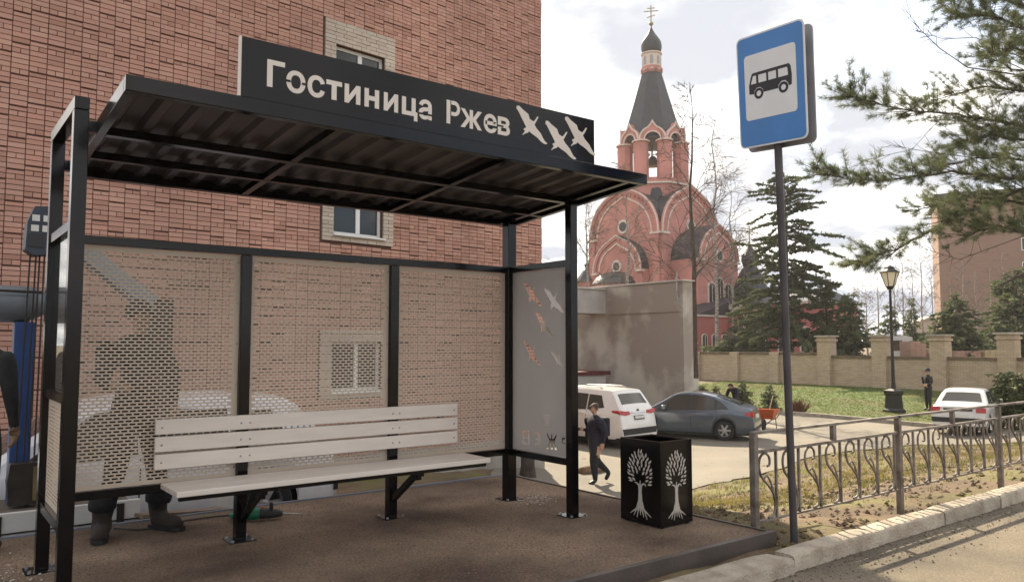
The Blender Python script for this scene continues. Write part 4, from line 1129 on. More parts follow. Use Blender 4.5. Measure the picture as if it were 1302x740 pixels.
# octagonal base and belfry
a8 = math.pi/8
rot = math.atan2(-.637,.77) # octagon turned so that a face looks along the view
tocam = math.atan2((Matrix.Rotation(-ch.rotation_euler[2],3,'Z')@Vector(-_fr)).y,(Matrix.Rotation(-ch.rotation_euler[2],3,'Z')@Vector(-_fr)).x)
ro = tocam + a8
MB().lathe([(3.75,zs+3),(3.75,CH(240)),(3.95,CH(238)),(3.95,CH(235)),(3.45,CH(233))], 8, a0=ro).build('belfry_base', red, ch)
MB().lathe([(3.98,CH(239.5)),(3.98,CH(237.5))], 8, a0=ro).build('belfry_base_trim', white, ch)
RB = 3.45; zb_, zt2 = CH(233), CH(183)
for k in range(8):
    a = ro + k*math.pi/4
    c, s_ = math.cos(a), math.sin(a)
    MB().lathe([(.74,zb_),(.74,zt2-.25),(.86,zt2-.2),(.86,zt2)], 8, (c*(RB-.45),s_*(RB-.45),0), a0=a+a8).build('belfry_pier', red, ch)
    MB().lathe([(.89,zt2-.16),(.89,zt2-.02)], 8, (c*(RB-.45),s_*(RB-.45),0), a0=a+a8).build('pier_trim', white, ch)
    af = a + a8; nr = Vector((math.cos(af), math.sin(af), 0)); ux = Vector((-nr.y, nr.x, 0)); ap_ = RB*math.cos(a8)
    # keel-arched kokoshnik over each opening, arch below it open
    r1 = RB*math.sin(a8)-.02
    band(.80, r1, zt2, nr*(ap_-.55), ux, nr, .55, 'kokoshnik', red, ch, 0, .55)
    band(r1-.10, r1+.06, zt2, nr*(ap_+.001), ux, nr, .10, 'kokoshnik_trim', white, ch, .5, .62)
    band(.74, .86, zt2, nr*(ap_+.001), ux, nr, .08, 'kokoshnik_trim', white, ch, 0, 0)
MB().lathe([(RB-.25,zb_),(RB-.25,zb_+.25)], 8, a0=ro).build('belfry_floor', red, ch)
for k, (bx_,by_,br_) in enumerate(((0,0,.75),(1.1,.6,.45),(-.9,.9,.4))):
    zz = CH(196); MB().lathe([(br_,zz-br_*1.3),(br_*.75,zz-br_*1.0),(br_*.55,zz-br_*.3),(br_*.4,zz),(.05,zz+.1),(.05,zt2+.3)], 14, (bx_,by_,0)).build('bell', mat('bronze',(0.10,0.075,0.05),.45,.7,.2), ch, smooth=40)
# tent roof, drum and onion dome
MB().lathe([(RB-.30,zt2+.3),(RB-.42,CH(170)),(2.4,CH(145)),(1.02,CH(86))], 8, a0=ro).build('tent_roof', slate, ch)
MB().lathe([(1.0,CH(86.5)),(1.0,CH(78))], 16).build('drum_base', red, ch)
for k in range(8):
    a = ro+a8+k*math.pi/4; nr = Vector((math.cos(a),math.sin(a),0)); ux = Vector((-nr.y,nr.x,0))
    band(.22,.40,CH(84),nr*.98,ux,nr,.12,'drum_kokoshnik',red,ch); band(.10,.22,CH(84),nr*.98,ux,nr,.09,'drum_kokoshnik',white,ch)
dr = MB().lathe([(.96,CH(79)),(.96,CH(61.5)),(1.08,CH(61)),(1.08,CH(59.5)),(.9,CH(59))], 16).build('drum', white, ch)
for k in range(8):
    a = ro+a8+k*math.pi/4; nr = Vector((math.cos(a),math.sin(a),0)); ux = Vector((-nr.y,nr.x,0))
    P = [(-.17,0),(.17,0)]+[(x_,y_+.72) for x_,y_ in archpts(.17,0,6)]
    MB().prism(P, nr*.955+LZ*CH(76), ux, LZ, nr*.02).build('drum_window', mat('drum_grey',(0.30,0.31,0.33),.6) if k == 0 else MATS['drum_grey'], dr, fixn=True)
on_prof = [(.86,59.5),(.95,57),(1.04,53),(1.06,49.5),(1.02,46),(.90,42),(.70,38),(.48,34),(.30,30.5),(.17,27),(.08,24.5),(.06,22)]
MB().lathe([(r_,CH(y_)) for r_,y_ in on_prof], 24).build('onion_dome', slate, ch, smooth=True)
MB().lathe([(.03,CH(22)),(.2,CH(20.5)),(.25,CH(19)),(.2,CH(17)),(.03,CH(15.5))], 12).build('dome_ball', goldm, ch, smooth=True)
rl = (Matrix.Rotation(-ch.rotation_euler[2],3,'Z')@Vector(_rr))
cr_ = MB(); cr_.bar((0,0,CH(16)),(0,0,CH(-6)),.10,.08); cr_.bar(rl*-.75+LZ*CH(2),rl*.75+LZ*CH(2),.08,.08); cr_.bar(rl*-.38+LZ*CH(-2),rl*.38+LZ*CH(-2),.08,.08); cr_.bar(rl*-.42+LZ*CH(10.5),rl*.42+LZ*CH(7.5),.08,.08); cr_.build('cross', goldm, ch)
# low eastern block, narthex and side domes
zl_ = CH(396)
m = MB().box((hs+3.0,-2.6,0),(hs+14.5,3.6,zl_)); m.build('low_block', pinkred, ch)
MB().box((hs+2.9,-2.75,zl_+.01),(hs+14.7,3.75,zl_+.22)).build('low_cornice', white, ch)
MB().add([(hs+2.9,-2.75,zl_+.22),(hs+14.7,-2.75,zl_+.22),(hs+14.7,3.75,zl_+.22),(hs+2.9,3.75,zl_+.22),(hs+2.9,.5,zl_+1.1),(hs+14.0,.5,zl_+1.1)],[(0,1,5,4),(1,2,5),(2,3,4,5),(3,0,4),(3,2,1,0)]).build('low_roof', slate, ch)
zn = CH(408)
MB().box((hs-.2,-7.2,0),(hs+6.0,-2.62,zn)).build('narthex', pinkred, ch)
MB().box((hs-.3,-7.32,zn+.01),(hs+6.12,-2.61,zn+.16)).build('narthex_cornice', white, ch)
MB().add([(hs-.3,-7.32,zn+.161),(hs+6.12,-7.32,zn+.161),(hs+6.12,-2.60,zn+.161),(hs-.3,-2.60,zn+.161),(hs-.3,-2.60,zn+1.4),(hs+6.12,-2.60,zn+1.4)],[(0,1,5,4),(1,2,5),(2,3,4,5),(3,0,4),(3,2,1,0)]).build('narthex_roof', slate, ch)
for x_ in (hs+1.0,hs+2.0,hs+4.0,hs+5.0): archwin((x_,-7.201,1.3), LX, -LY_, .55, 1.5, ch, .12)
for z_ in (.5,2.0): MB().box((hs-.2,-7.27,z_),(hs+6.05,-7.205,z_+.14)).build('string_course', white, ch)
for y_ in (-6.3,-4.9,-3.5): archwin((hs+6.001,y_,1.3), LY_, LX, .55, 1.5, ch, .12)
for x_ in (hs+7.2,hs+9.2,hs+11.2,hs+13.2): archwin((x_,-2.601,1.4), LX, -LY_, .7, 1.9, ch)
for y_ in (-1.6,.5,2.6): archwin((hs+14.501,y_,1.4), LY_, LX, .7, 1.9, ch)
band(1.0,1.35,zl_-1.2,(hs+6.4,-2.61,0),LX,-LY_,.2,'door_arch',white,ch,legs=2.6)
MB().box((hs+2.9,-2.68,.9),(hs+14.56,-2.605,1.05)).build('string_course', white, ch)
def small_dome(x_, y_, z0, zr, r_, nm):
    MB().box((x_-r_*.8,y_-r_*.8,0),(x_+r_*.8,y_+r_*.8,z0)).build('turret', red, ch)
    MB().lathe([(r_*1.15,z0+.01),(r_*.55,z0+(zr-z0)*.5),(r_*.32,z0+(zr-z0)*.62),(r_*.42,z0+(zr-z0)*.72),(r_*.40,z0+(zr-z0)*.8),(r_*.15,z0+(zr-z0)*.92),(.03,zr)], 12).build(nm, slate, ch).location = (x_,y_,0)
    m = MB(); m.bar((x_,y_,zr-.1),(x_,y_,zr+1.6),.07,.07); m.bar(Vector((x_,y_,zr+1.0))-rl*.4,Vector((x_,y_,zr+1.0))+rl*.4,.06,.06); m.build('cross', goldm, ch)
small_dome(9.6,2.2,CH(392),CH(318),1.9,'turret_dome'); small_dome(-5.2,-4.0,CH(357),CH(327),1.3,'turret_dome')
MB().box((-hs-2.5,-hs+.4,0),(-hs+.2,hs-.4,CH(357))).build('side_block', red, ch)

# ------------------------------------------------------------------ vehicles
tyre_m = mat('tyre', (0.018,0.018,0.019), .85, 0, .2); rim_m = mat('alloy', (0.45,0.45,0.46), .35, .8, .1); dark_pl = mat('dark_plastic', (0.022,0.022,0.024), .6, 0, .15)
car_glass = glass_mat('car_glass', (0.055,0.053,0.048), .03)
lamp_red = mat('lamp_red', (0.42,0.03,0.03), .2, 0, .2, 20); chrome = mat('chrome', (0.6,0.6,0.62), .15, 1, .05); plate_m = mat('number_plate', (0.7,0.7,0.68), .4, 0, .03)
amber = mat('clear_lamp', (0.6,0.58,0.55), .15, 0, .1)
white_car = mat('white_car_paint', (0.76,0.74,0.71), .28, 0, .03, coat=.8); grey_car = mat('blue_grey_car_paint', (0.075,0.095,0.125), .28, .35, .08, coat=.9); white_car2 = mat('dusty_white_paint', (0.66,0.65,0.64), .32, 0, .05, coat=.6); silver_wh = mat('van_white_paint', (0.62,0.62,0.64), .35, 0, .05, coat=.4)
def smooth_interp(P, x):
    P = np.array(P, float); return np.interp(x, P[:,0], P[:,1])
class Car:
    def __init__(s, name, label, loc, heading, spec, group=None):
        s.sp = spec; s.L = spec['L']; s.W = spec['W']
        s.e = thing(name, label, 'car', loc, group, local=True, rz=heading)
        s.make()
    def plan(s, x): u = abs(x)/(s.L/2); return 1 - .09*np.clip((u-.62)/.38,0,1)**2.2
    def T(s, x): return float(smooth_interp(s.sp['top'], x))
    def sec(s, x):
        T = s.T(x); B = s.B(x); hw = s.W/2*s.plan(x); belt = min(float(smooth_interp(s.sp['belt'],x)), T-.09)
        tum = s.sp.get('tum',.30); yt = hw*.955 - tum*max(0,(T-.07-belt))
        B = min(B, belt-.06)
        zz = [B, B+(belt-B)*.18, B+(belt-B)*.5, B+(belt-B)*.8, belt-.025, belt, T-.075, T-.03, T-.008, T]
        yy = [hw*.955, hw*.985, hw, hw*.992, hw*.975, hw*.955, yt, yt-.05, yt*.6, 0]
        return yy, zz
    def B(s, x):
        b = s.sp.get('sill',.22)
        if x < -s.L/2+.25 or x > s.L/2-.25: b += .04
        for xw in s.sp['wheels']:
            d = s.sp['arch']**2-(x-xw)**2
            if d > 0: b = max(b, s.sp['wr']+math.sqrt(d))
        return b
    def yside(s, x, z): yy, zz = s.sec(x); return float(np.interp(z, zz[:8], yy[:8]))
    def ztop(s, x, y):
        yy, zz = s.sec(x); return float(np.interp(abs(y), yy[::-1][:4], zz[::-1][:4]))
    def xrear(s, z):
        P = s.sp['top']; xs_ = [p[0] for p in P]; zs_ = [p[1] for p in P]; k = int(np.argmax(zs_)); return float(np.interp(z, zs_[:k+1], xs_[:k+1]))
    def side_patch(s, poly, nm, material, parent, off=.006, both=True):
        for sg in ((1,-1) if both else (1,)):
            bm = bmesh.new(); vs = [bm.verts.new((a,0,b)) for a,b in poly]; bm.faces.new(vs)
            x0 = min(a for a,b in poly); x1 = max(a for a,b in poly); z0 = min(b for a,b in poly); z1 = max(b for a,b in poly)
            k = x0+.12
            while k < x1: bmesh.ops.bisect_plane(bm, geom=bm.verts[:]+bm.edges[:]+bm.faces[:], plane_co=(k,0,0), plane_no=(1,0,0)); k += .12
            k = z0+.12
            while k < z1: bmesh.ops.bisect_plane(bm, geom=bm.verts[:]+bm.edges[:]+bm.faces[:], plane_co=(0,0,k), plane_no=(0,0,1)); k += .12
            for v in bm.verts: v.co.y = sg*(s.yside(v.co.x, v.co.z)+off)
            me = bpy.data.meshes.new(nm); bm.to_mesh(me); bm.free(); me.materials.append(material); me.polygons.foreach_set('use_smooth',[True]*len(me.polygons))
            o = bpy.data.objects.new(nm, me); COL.objects.link(o); o.parent = parent
    def top_patch(s, x0, x1, w0, w1, nm, material, parent, off=.008, n=8):
        m = MB()
        for i in range(n+1):
            x = x0+(x1-x0)*i/n; w_ = w0+(w1-w0)*i/n
            for j in range(n+1):
                y = -w_+2*w_*j/n; m.v.append((x,y,s.ztop(x,y)+off))
        m.f = [(i*(n+1)+j,(i+1)*(n+1)+j,(i+1)*(n+1)+j+1,i*(n+1)+j+1) for i in range(n) for j in range(n)]; m.m = [0]*len(m.f)
        return m.build(nm, material, parent, smooth=True)
    def tail(s, poly, nm, material, parent, off=.01, thick=.05):
        m = MB(); n = len(poly)
        xr = lambda y,z: s.xrear(z)-off + .02*(abs(y)/(s.W/2))**3
        V = [(xr(y,z),y,z) for y,z in poly]; m.add(V+[(a+thick,b,c) for a,b,c in V], [tuple(range(n)),tuple(range(2*n-1,n-1,-1))]+[(i,n+i,n+(i+1)%n,(i+1)%n) for i in range(n)])
        return m.build(nm, material, parent, fixn=True)
    def seam(s, pts, parent):
        for sg in (1,-1):
            m = MB()
            for (a,b),(c,d) in zip(pts[:-1],pts[1:]):
                n = 5
                P = [(a+(c-a)*k/n, b+(d-b)*k/n) for k in range(n+1)]
                for (x0,z0),(x1,z1) in zip(P[:-1],P[1:]):
                    L = math.hypot(x1-x0,z1-z0); nx_, nz_ = -(z1-z0)/L*.007,(x1-x0)/L*.007
                    m.add([(x0-nx_,sg*(s.yside(x0,z0)+.003),z0-nz_),(x1-nx_,sg*(s.yside(x1,z1)+.003),z1-nz_),(x1+nx_,sg*(s.yside(x1,z1)+.003),z1+nz_),(x0+nx_,sg*(s.yside(x0,z0)+.003),z0+nz_)],[(0,1,2,3)])
            m.build('door_seam', dark_pl, parent)
    def make(s):
        sp = s.sp; e = s.e
        xs_ = set(np.round(np.linspace(-s.L/2, s.L/2, 64),4).tolist()) | {p[0] for p in sp['top']}
        for xw in sp['wheels']: xs_ |= set((xw+sp['arch']*np.cos(np.linspace(0,math.pi,17))).round(4).tolist())
        xs_ = sorted(x for x in xs_ if -s.L/2-1e-6 <= x <= s.L/2+1e-6)
        m = MB(); k = None
        for x in xs_:
            yy, zz = s.sec(x); row = [(x,-a,b) for a,b in zip(yy,zz)] + [(x,a,b) for a,b in list(zip(yy,zz))[::-1][1:]]
            k = len(row); m.v += row
        n = len(xs_)
        m.f = [(i*k+j,i*k+j+1,(i+1)*k+j+1,(i+1)*k+j) for i in range(n-1) for j in range(k-1)]
        m.f += [tuple(range(k)), tuple((n-1)*k+j for j in range(k-1,-1,-1))]
        m.m = [0]*len(m.f)
        body = m.build('body', sp['paint'], e, smooth=32, fixn=True); s.body = body
        MB().box((-s.L/2+.12,-s.W/2*.82,.16),(s.L/2-.12,s.W/2*.82,.62)).build('underbody', dark_pl, e)
        for poly in sp['side_glass']: s.side_patch(poly, 'side_window', car_glass, e)
        if 'frame_line' in sp: s.side_patch(sp['frame_line'], 'window_trim', dark_pl, e, .003)
        a,b,w0,w1 = sp['rear_glass']; s.top_patch(a,b,w0,w1,'rear_window',car_glass,e)
        a,b,w0,w1 = sp['front_glass']; s.top_patch(a,b,w0,w1,'windscreen',car_glass,e)
        for poly in sp['tail_lights']:
            for sg in (1,-1): s.tail([(sg*y,z) for y,z in poly],'tail_light',lamp_red,e,.02)
        if 'side_lights' in sp: s.side_patch(sp['side_lights'],'side_tail_light',lamp_red,e,.012)
        for poly, mt, nm in sp['tail_bits']: s.tail(poly, nm, MATS[mt], e, .022)
        for xx in sp['seams']: s.seam(xx, e)
        for (x,z) in sp['handles']:
            for sg in (1,-1): y = s.yside(x,z); MB().box((x-.09,min(sg*(y-.005),sg*(y+.03)),z-.014),(x+.09,max(sg*(y-.005),sg*(y+.03)),z+.014)).build('door_handle', sp['paint'], e, bevel=.005)
        mx_, mz_ = sp['mirror']
        for sg in (1,-1):
            y = s.yside(mx_,mz_); a_, b_ = sorted((sg*(y-.02), sg*(y+.2))); MB().box((mx_-.08,a_,mz_-.02),(mx_+.06,b_,mz_+.13)).build('mirror', sp['paint'], e, bevel=.03)
        r_ = sp['wr']
        for xw in sp['wheels']:
            for sg in (1,-1):
                yc = sg*(s.W/2-.115)
                ty = MB().lathe([(r_*.64,-.09),(r_*.93,-.10),(r_*.99,-.07),(r_,0),(r_*.99,.07),(r_*.93,.10),(r_*.64,.09)],28,cap=False)
                ty.v = [(x+xw, sg*z+yc, y+r_) for x,y,z in ty.v]; wo = ty.build('wheel', tyre_m, e, smooth=40, fixn=True)
                rm = MB()
                rim = MB().lathe([(r_*.66,.065),(r_*.64,.085),(r_*.60,.06),(r_*.58,.01)],24,cap=False); rm.add([(x+xw, sg*z+yc, y+r_) for x,y,z in rim.v], rim.f)
                for q in range(6):
                    a_ = q*math.pi/3; rm.bar((xw+math.cos(a_)*.03, yc+sg*.06, r_+math.sin(a_)*.03),(xw+math.cos(a_)*r_*.62, yc+sg*.055, r_+math.sin(a_)*r_*.62),.055,.02,up=(0,1,0))
                hub = MB().lathe([(r_*.15,.03),(r_*.15,.075),(r_*.08,.08)],10); rm.add([(x+xw, sg*z+yc, y+r_) for x,y,z in hub.v], hub.f)
                rm.build('rim', rim_m, wo)
                dk = MB().lathe([(r_*.6,-.02),(r_*.6,.012)],20); MB().add([(x+xw, sg*z+yc, y+r_) for x,y,z in dk.v], dk.f).build('brake_disc', dark_pl, wo)
        if sp.get('rack'):
            for sg in (1,-1): MB().tube([(-1.35,sg*.56,s.ztop(-1.35,.56)+.01),(-1.2,sg*.56,s.ztop(-1.2,.56)+.05),(.2,sg*.56,s.ztop(.2,.56)+.06),(.35,sg*.56,s.ztop(.35,.56)+.01)],.018,6).build('roof_rail', rim_m, e, smooth=True)
        hz = sp.get('head_z',.70)
        for sg in (1,-1): MB().box((s.L/2-.20,min(sg*.42,sg*.74),hz-.08),(s.L/2-.045,max(sg*.42,sg*.74),hz+.07)).build('headlight', amber, e, bevel=.03)
SUV = dict(L=4.6,W=1.85,paint=white_car,wr=.36,arch=.42,wheels=(-1.33,1.33),sill=.26,tum=.30,
  top=[(-2.3,.62),(-2.285,.70),(-2.24,.90),(-2.20,1.08),(-2.12,1.22),(-1.86,1.60),(-1.80,1.66),(-1.6,1.685),(-1.0,1.71),(-.3,1.715),(.2,1.68),(.45,1.62),(1.25,1.12),(1.45,1.06),(1.9,.98),(2.15,.88),(2.24,.75),(2.3,.60)],
  belt=[(-2.3,1.0),(-1.5,1.02),(1.2,.95),(2.3,.8)],
  side_glass=[[(-1.62,1.15),(-.98,1.07),(-.98,1.52),(-1.45,1.50)],[(-.94,1.07),(-.08,1.05),(-.08,1.56),(-.94,1.53)],[(-.04,1.05),(.95,1.02),(.90,1.10),(.32,1.55),(-.04,1.56)]],
  rear_glass=(-2.095,-1.895,.62,.56),front_glass=(.50,1.22,.50,.66),
  tail_lights=[[(.40,.97),(.62,.94),(.86,.98),(.90,1.06),(.80,1.09),(.62,1.06),(.44,1.06)]],
  tail_bits=[([(-.24,.80),(.24,.80),(.24,.92),(-.24,.92)],'dark_plastic','plate_frame'),([(-.33,1.0),(.33,1.0),(.33,1.03),(-.33,1.03)],'chrome','tailgate_trim'),([(-.05,1.055),(.05,1.055),(.05,1.10),(-.05,1.10)],'dark_plastic','badge'),([(-.80,.38),(.80,.38),(.84,.56),(-.84,.56)],'dark_plastic','rear_bumper')],
  side_lights=[(-2.17,.99),(-1.92,1.03),(-1.90,1.08),(-2.12,1.09)],
  seams=[[(-.96,1.05),(-.98,.35)],[(-.06,1.03),(-.04,.35)],[(1.0,1.0),(1.02,.4)]],handles=[(-.78,.96),(.12,.95)],mirror=(.72,1.02),rack=True,head_z=.82)
LIFT = dict(L=4.25,W=1.70,paint=grey_car,wr=.31,arch=.36,wheels=(-1.22,1.25),sill=.22,tum=.34,
  top=[(-2.125,.52),(-2.11,.62),(-2.085,.86),(-2.04,.97),(-1.9,1.03),(-1.72,1.085),(-1.3,1.24),(-.9,1.37),(-.5,1.45),(-.1,1.475),(.2,1.45),(.45,1.38),(1.12,.99),(1.3,.93),(1.75,.85),(2.0,.76),(2.09,.66),(2.125,.50)],
  belt=[(-2.125,.88),(-1.5,.92),(.9,.85),(2.1,.7)],
  side_glass=[[(-1.30,.98),(-.98,.955),(-.98,1.22),(-1.12,1.16)],[(-.93,.955),(-.22,.925),(-.22,1.38),(-.60,1.35),(-.93,1.25)],[(-.16,.925),(.82,.89),(.75,.99),(.30,1.33),(-.16,1.385)]],
  frame_line=[(-1.36,.96),(.90,.865),(.80,1.0),(.30,1.365),(-.16,1.41),(-.62,1.38),(-1.10,1.19)],
  rear_glass=(-1.70,-.95,.56,.50),front_glass=(.47,1.08,.46,.62),
  tail_lights=[[(.46,.77),(.80,.74),(.80,.92),(.62,.93),(.48,.88)]],
  tail_bits=[([(-.26,.68),(.26,.68),(.26,.79),(-.26,.79)],'number_plate','number_plate'),([(-.76,.32),(.76,.32),(.78,.42),(-.78,.42)],'dark_plastic','rear_bumper')],
  side_lights=[(-2.06,.74),(-1.86,.80),(-1.84,.87),(-2.03,.90)],
  seams=[[(-.95,.94),(-1.0,.72),(-.86,.45),(-.84,.28)],[(-.19,.91),(-.17,.28)],[(.88,.86),(.92,.3)]],handles=[(-.80,.83),(.05,.81)],mirror=(.66,.92),head_z=.66)
SALOON = dict(L=4.2,W=1.68,paint=white_car2,wr=.30,arch=.35,wheels=(-1.25,1.22),sill=.22,tum=.36,
  top=[(-2.1,.52),(-2.085,.62),(-2.05,.88),(-1.98,.93),(-1.45,.965),(-1.32,.99),(-.85,1.33),(-.6,1.40),(0,1.42),(.3,1.38),(.5,1.30),(1.1,.95),(1.3,.91),(1.8,.82),(2.0,.74),(2.07,.64),(2.1,.50)],
  belt=[(-2.1,.84),(-1.2,.88),(.9,.84),(2.1,.7)],
  side_glass=[[(-1.16,.95),(-.28,.92),(-.28,1.33),(-.66,1.32),(-.84,1.26)],[(-.22,.92),(.78,.89),(.30,1.30),(-.22,1.335)]],
  rear_glass=(-1.28,-.90,.60,.50),front_glass=(.55,1.04,.48,.60),
  tail_lights=[[(.52,.70),(.80,.70),(.80,.86),(.52,.86)]],
  tail_bits=[([(-.42,.74),(.42,.74),(.42,.82),(-.42,.82)],'dark_plastic','boot_trim'),([(-.26,.60),(.26,.60),(.26,.71),(-.26,.71)],'number_plate','number_plate'),([(-.76,.36),(.76,.36),(.78,.52),(-.78,.52)],'dark_plastic','rear_bumper')],
  seams=[[(-.25,.91),(-.23,.3)],[(.84,.85),(.88,.3)],[(-.95,.9),(-.85,.4)]],handles=[(-.80,.80),(.02,.79)],mirror=(.62,.90),head_z=.66)
def onto(p): return (p[0], p[1], tz(p[0],p[1])+.022)
# white SUV: rear nearest, standing by the plastered wall
c1_ = Car('parked_suv','white SUV with red tail lights parked nose towards the plastered outbuilding', onto((16.9,18.4)), R(97), SUV)
# plate lettering
def text_patch(txt, hgt, place, nm, material, parent):
    c = bpy.data.curves.new('g','FONT'); c.body = txt; c.size = hgt; c.offset = .006; c.align_x = 'CENTER'; o = bpy.data.objects.new('g', c); COL.objects.link(o); bpy.context.view_layer.update()
    me = bpy.data.meshes.new_from_object(o.evaluated_get(bpy.context.evaluated_depsgraph_get())); V = [place(v.co.x,v.co.y) for v in me.vertices]; Fs = [tuple(p.vertices) for p in me.polygons]
    bpy.data.objects.remove(o); bpy.data.curves.remove(c); bpy.data.meshes.remove(me)
    return MB().add(V,Fs).build(nm, material, parent)
def suv_plate():
    xr = c1_.xrear(.86)-.024; MB().box((xr-.004,-.225,.81),(xr,.225,.91)).build('number_plate', plate_m, c1_.e)
suv_plate()
Car('parked_liftback','blue-grey liftback car parked between the white SUV and the lawn', onto((20.35,16.85)), R(117), LIFT)
_rs = at(1219,558,25.6)
Car('parked_saloon','white saloon car with red lights behind the roadside railing', onto((_rs[0]+2.1*math.cos(R(14)),_rs[1]+2.1*math.sin(R(14)))), R(14), SALOON)
van = dict(SUV); van['paint'] = silver_wh; van['rack'] = False; van['L'] = 4.4; van['W'] = 1.75
van['top'] = [(-2.2,.55),(-2.19,.66),(-2.15,.90),(-2.08,1.0),(-1.75,1.40),(-1.62,1.47),(-1.0,1.52),(-.3,1.53),(.2,1.49),(.5,1.40),(1.2,.98),(1.4,.94),(1.9,.86),(2.1,.76),(2.17,.66),(2.2,.52)]
van['belt'] = [(-2.2,.9),(-1.5,.93),(1.2,.88),(2.2,.7)]; van['wr'] = .32; van['arch'] = .38
van['side_glass'] = [[(-1.60,1.02),(-.98,.97),(-.98,1.36),(-1.42,1.33)],[(-.94,.97),(-.08,.95),(-.08,1.40),(-.94,1.37)],[(-.04,.95),(.95,.92),(.88,1.0),(.34,1.38),(-.04,1.40)]]
van['rear_glass'] = (-2.05,-1.79,.60,.52); van['front_glass'] = (.55,1.17,.46,.62)
van['seams'] = [[(-.96,.95),(-.98,.35)],[(-.06,.93),(-.04,.35)],[(1.0,.9),(1.02,.4)]]; van['handles'] = [(-.78,.86),(.12,.85)]; van['mirror'] = (.72,.95)
Car('parked_estate','white estate car parked close behind the perforated shelter panels', (1.8,9.35,tz(1.8,9.35)+.0), R(180), van)
cw = at(925,452,55); Car('distant_saloon','white car parked in the churchyard beyond the brick wall', (cw[0],cw[1],tz(cw[0],cw[1])), R(60), SALOON)

# crane lorry behind the shelter on the left
TG = tz(-.5,8.6)
ct = thing('crane_lorry', 'flatbed crane lorry with white dropside, blue column and a hook on ropes', 'lorry', (-.8,8.5,TG))
blue_m = mat('crane_blue', (0.02,0.06,0.19), .45, .1, .15, 4); grey_b = mat('boom_grey', (0.16,0.18,0.20), .45, .2, .15, 4); bone = mat('dropside_white', (0.56,0.55,0.52), .5, 0, .12, 2, .1, 30); rust = mat('dark_iron', (0.035,0.028,0.024), .6, .4, .3, 8)
BZ = .10
MB().box((-4.2,7.70,BZ-.14),(1.62,9.8,BZ)).build('bed_floor', mat('bed_planks',(0.10,0.075,0.055),.9,0,.25,6,stretch=(1,8,1)), ct)
MB().box((-4.2,7.56,BZ-.24),(1.66,7.60,BZ+.04)).build('dropside', bone, ct, bevel=.006)
MB().box((-4.2,7.553,BZ-.13),(1.66,7.559,BZ-.118)).build('dropside_rib', rust, ct)
for x_ in (-3.6,-2.2,-.8,.6,1.5): MB().box((x_-.03,7.545,BZ-.22),(x_+.03,7.552,BZ+.02)).build('dropside_hinge', rust, ct)
for y_ in (8.2,9.2): MB().box((-7.0,y_-.06,BZ-.34),(1.4,y_+.06,BZ-.145)).build('chassis_rail', rust, ct)
for x_ in (-3.6,-1.9):
    for y_ in (7.95,9.5):
        r_ = .30; ty = MB().lathe([(r_*.5,-.12),(r_*.93,-.13),(r_,-.09),(r_,.09),(r_*.93,.13),(r_*.5,.12)],22); MB().add([(a+x_, c+y_, b+TG+r_) for a,b,c in ty.v], ty.f).build('wheel', tyre_m, ct, smooth=40)
MB().box((-7.3,7.75,TG+.35),(-5.0,9.75,1.55)).build('cab', blue_m, ct, bevel=.1)
MB().box((-7.35,7.9,.75),(-7.301,9.6,1.4)).build('windscreen', car_glass, ct)
for y_ in (7.74,9.752): MB().box((-6.9,y_,.75),(-6.0,y_+.008,1.4)).build('cab_window', car_glass, ct)
for x_ in (-6.3,):
    for y_ in (7.95,9.5):
        r_ = .33; ty = MB().lathe([(r_*.5,-.12),(r_*.93,-.13),(r_,-.09),(r_,.09),(r_*.93,.13),(r_*.5,.12)],22); MB().add([(a+x_, c+y_, b+TG+r_) for a,b,c in ty.v], ty.f).build('wheel', tyre_m, ct, smooth=40)
pc = on_y(22,640,8.2)
MB().box((pc[0]-.085,8.12,BZ+.001),(pc[0]+.075,8.30,1.70)).build('crane_column', blue_m, ct, bevel=.01)
gb0 = on_y(-40,372,8.2); gb1 = on_y(57,388,8.2)
MB().tube([(gb0[0]-2.2,8.2,1.86),(gb1[0]-.12,8.2,1.86),(gb1[0]-.04,8.2,1.84),(gb1[0],8.2,1.78)],[.17,.165,.15,.10],10).build('boom', grey_b, ct, smooth=40)
MB().tube([(gb0[0]-2.2,8.02,2.02),(gb1[0]-.05,8.02,1.96)],.012,6).build('hydraulic_hose', rust, ct)
# jib rises from the column and carries the rope head
hd = on_y(50,292,8.0)
jb = on_y(168,390,8.9)
MB().bar((hd[0]+.12,8.1,hd[2]+.02),(jb[0]+.2,8.6,jb[2]-.05),.13,.16).build('jib', mat('jib_pale',(0.20,0.23,0.26),.45,.1,.1), ct)
MB().bar((jb[0]+.2,8.6,BZ),(jb[0]+.2,8.6,jb[2]+.06),.22,.22).build('crane_turret', rust, ct)
hp = [(-.11,-.19),(-.04,-.24),(.10,-.22),(.13,-.02),(.11,.12),(.05,.20),(-.05,.19),(-.10,.05)]
MB().prism(hp, (hd[0],7.9,hd[2]), (1,0,0), (0,0,1), (0,.22,0)).build('rope_head', mat('head_slate',(0.03,0.04,0.055),.5,.2,.2), ct, fixn=True, bevel=.012)
for a_,b_ in ((-.05,.06),(.035,.06),(-.055,-.03),(.03,-.03)): MB().box((hd[0]+a_-.018,7.894,hd[2]+b_),(hd[0]+a_+.04,7.8995,hd[2]+b_+.055)).build('warning_patch', bone, ct)
MB().box((hd[0]-.09,7.892,hd[2]-.17),(hd[0]+.03,7.8995,hd[2]-.05)).build('head_opening', cdark, ct)
hk = on_y(32,610,8.0); 
for dx in (-.075,-.02,.015,.06):
    MB().tube([(hd[0]+dx*.8,8.0,hd[2]-.2),(hk[0]+dx,8.0,hk[2]+.13)],.0075,5).build('rope', rust, ct)
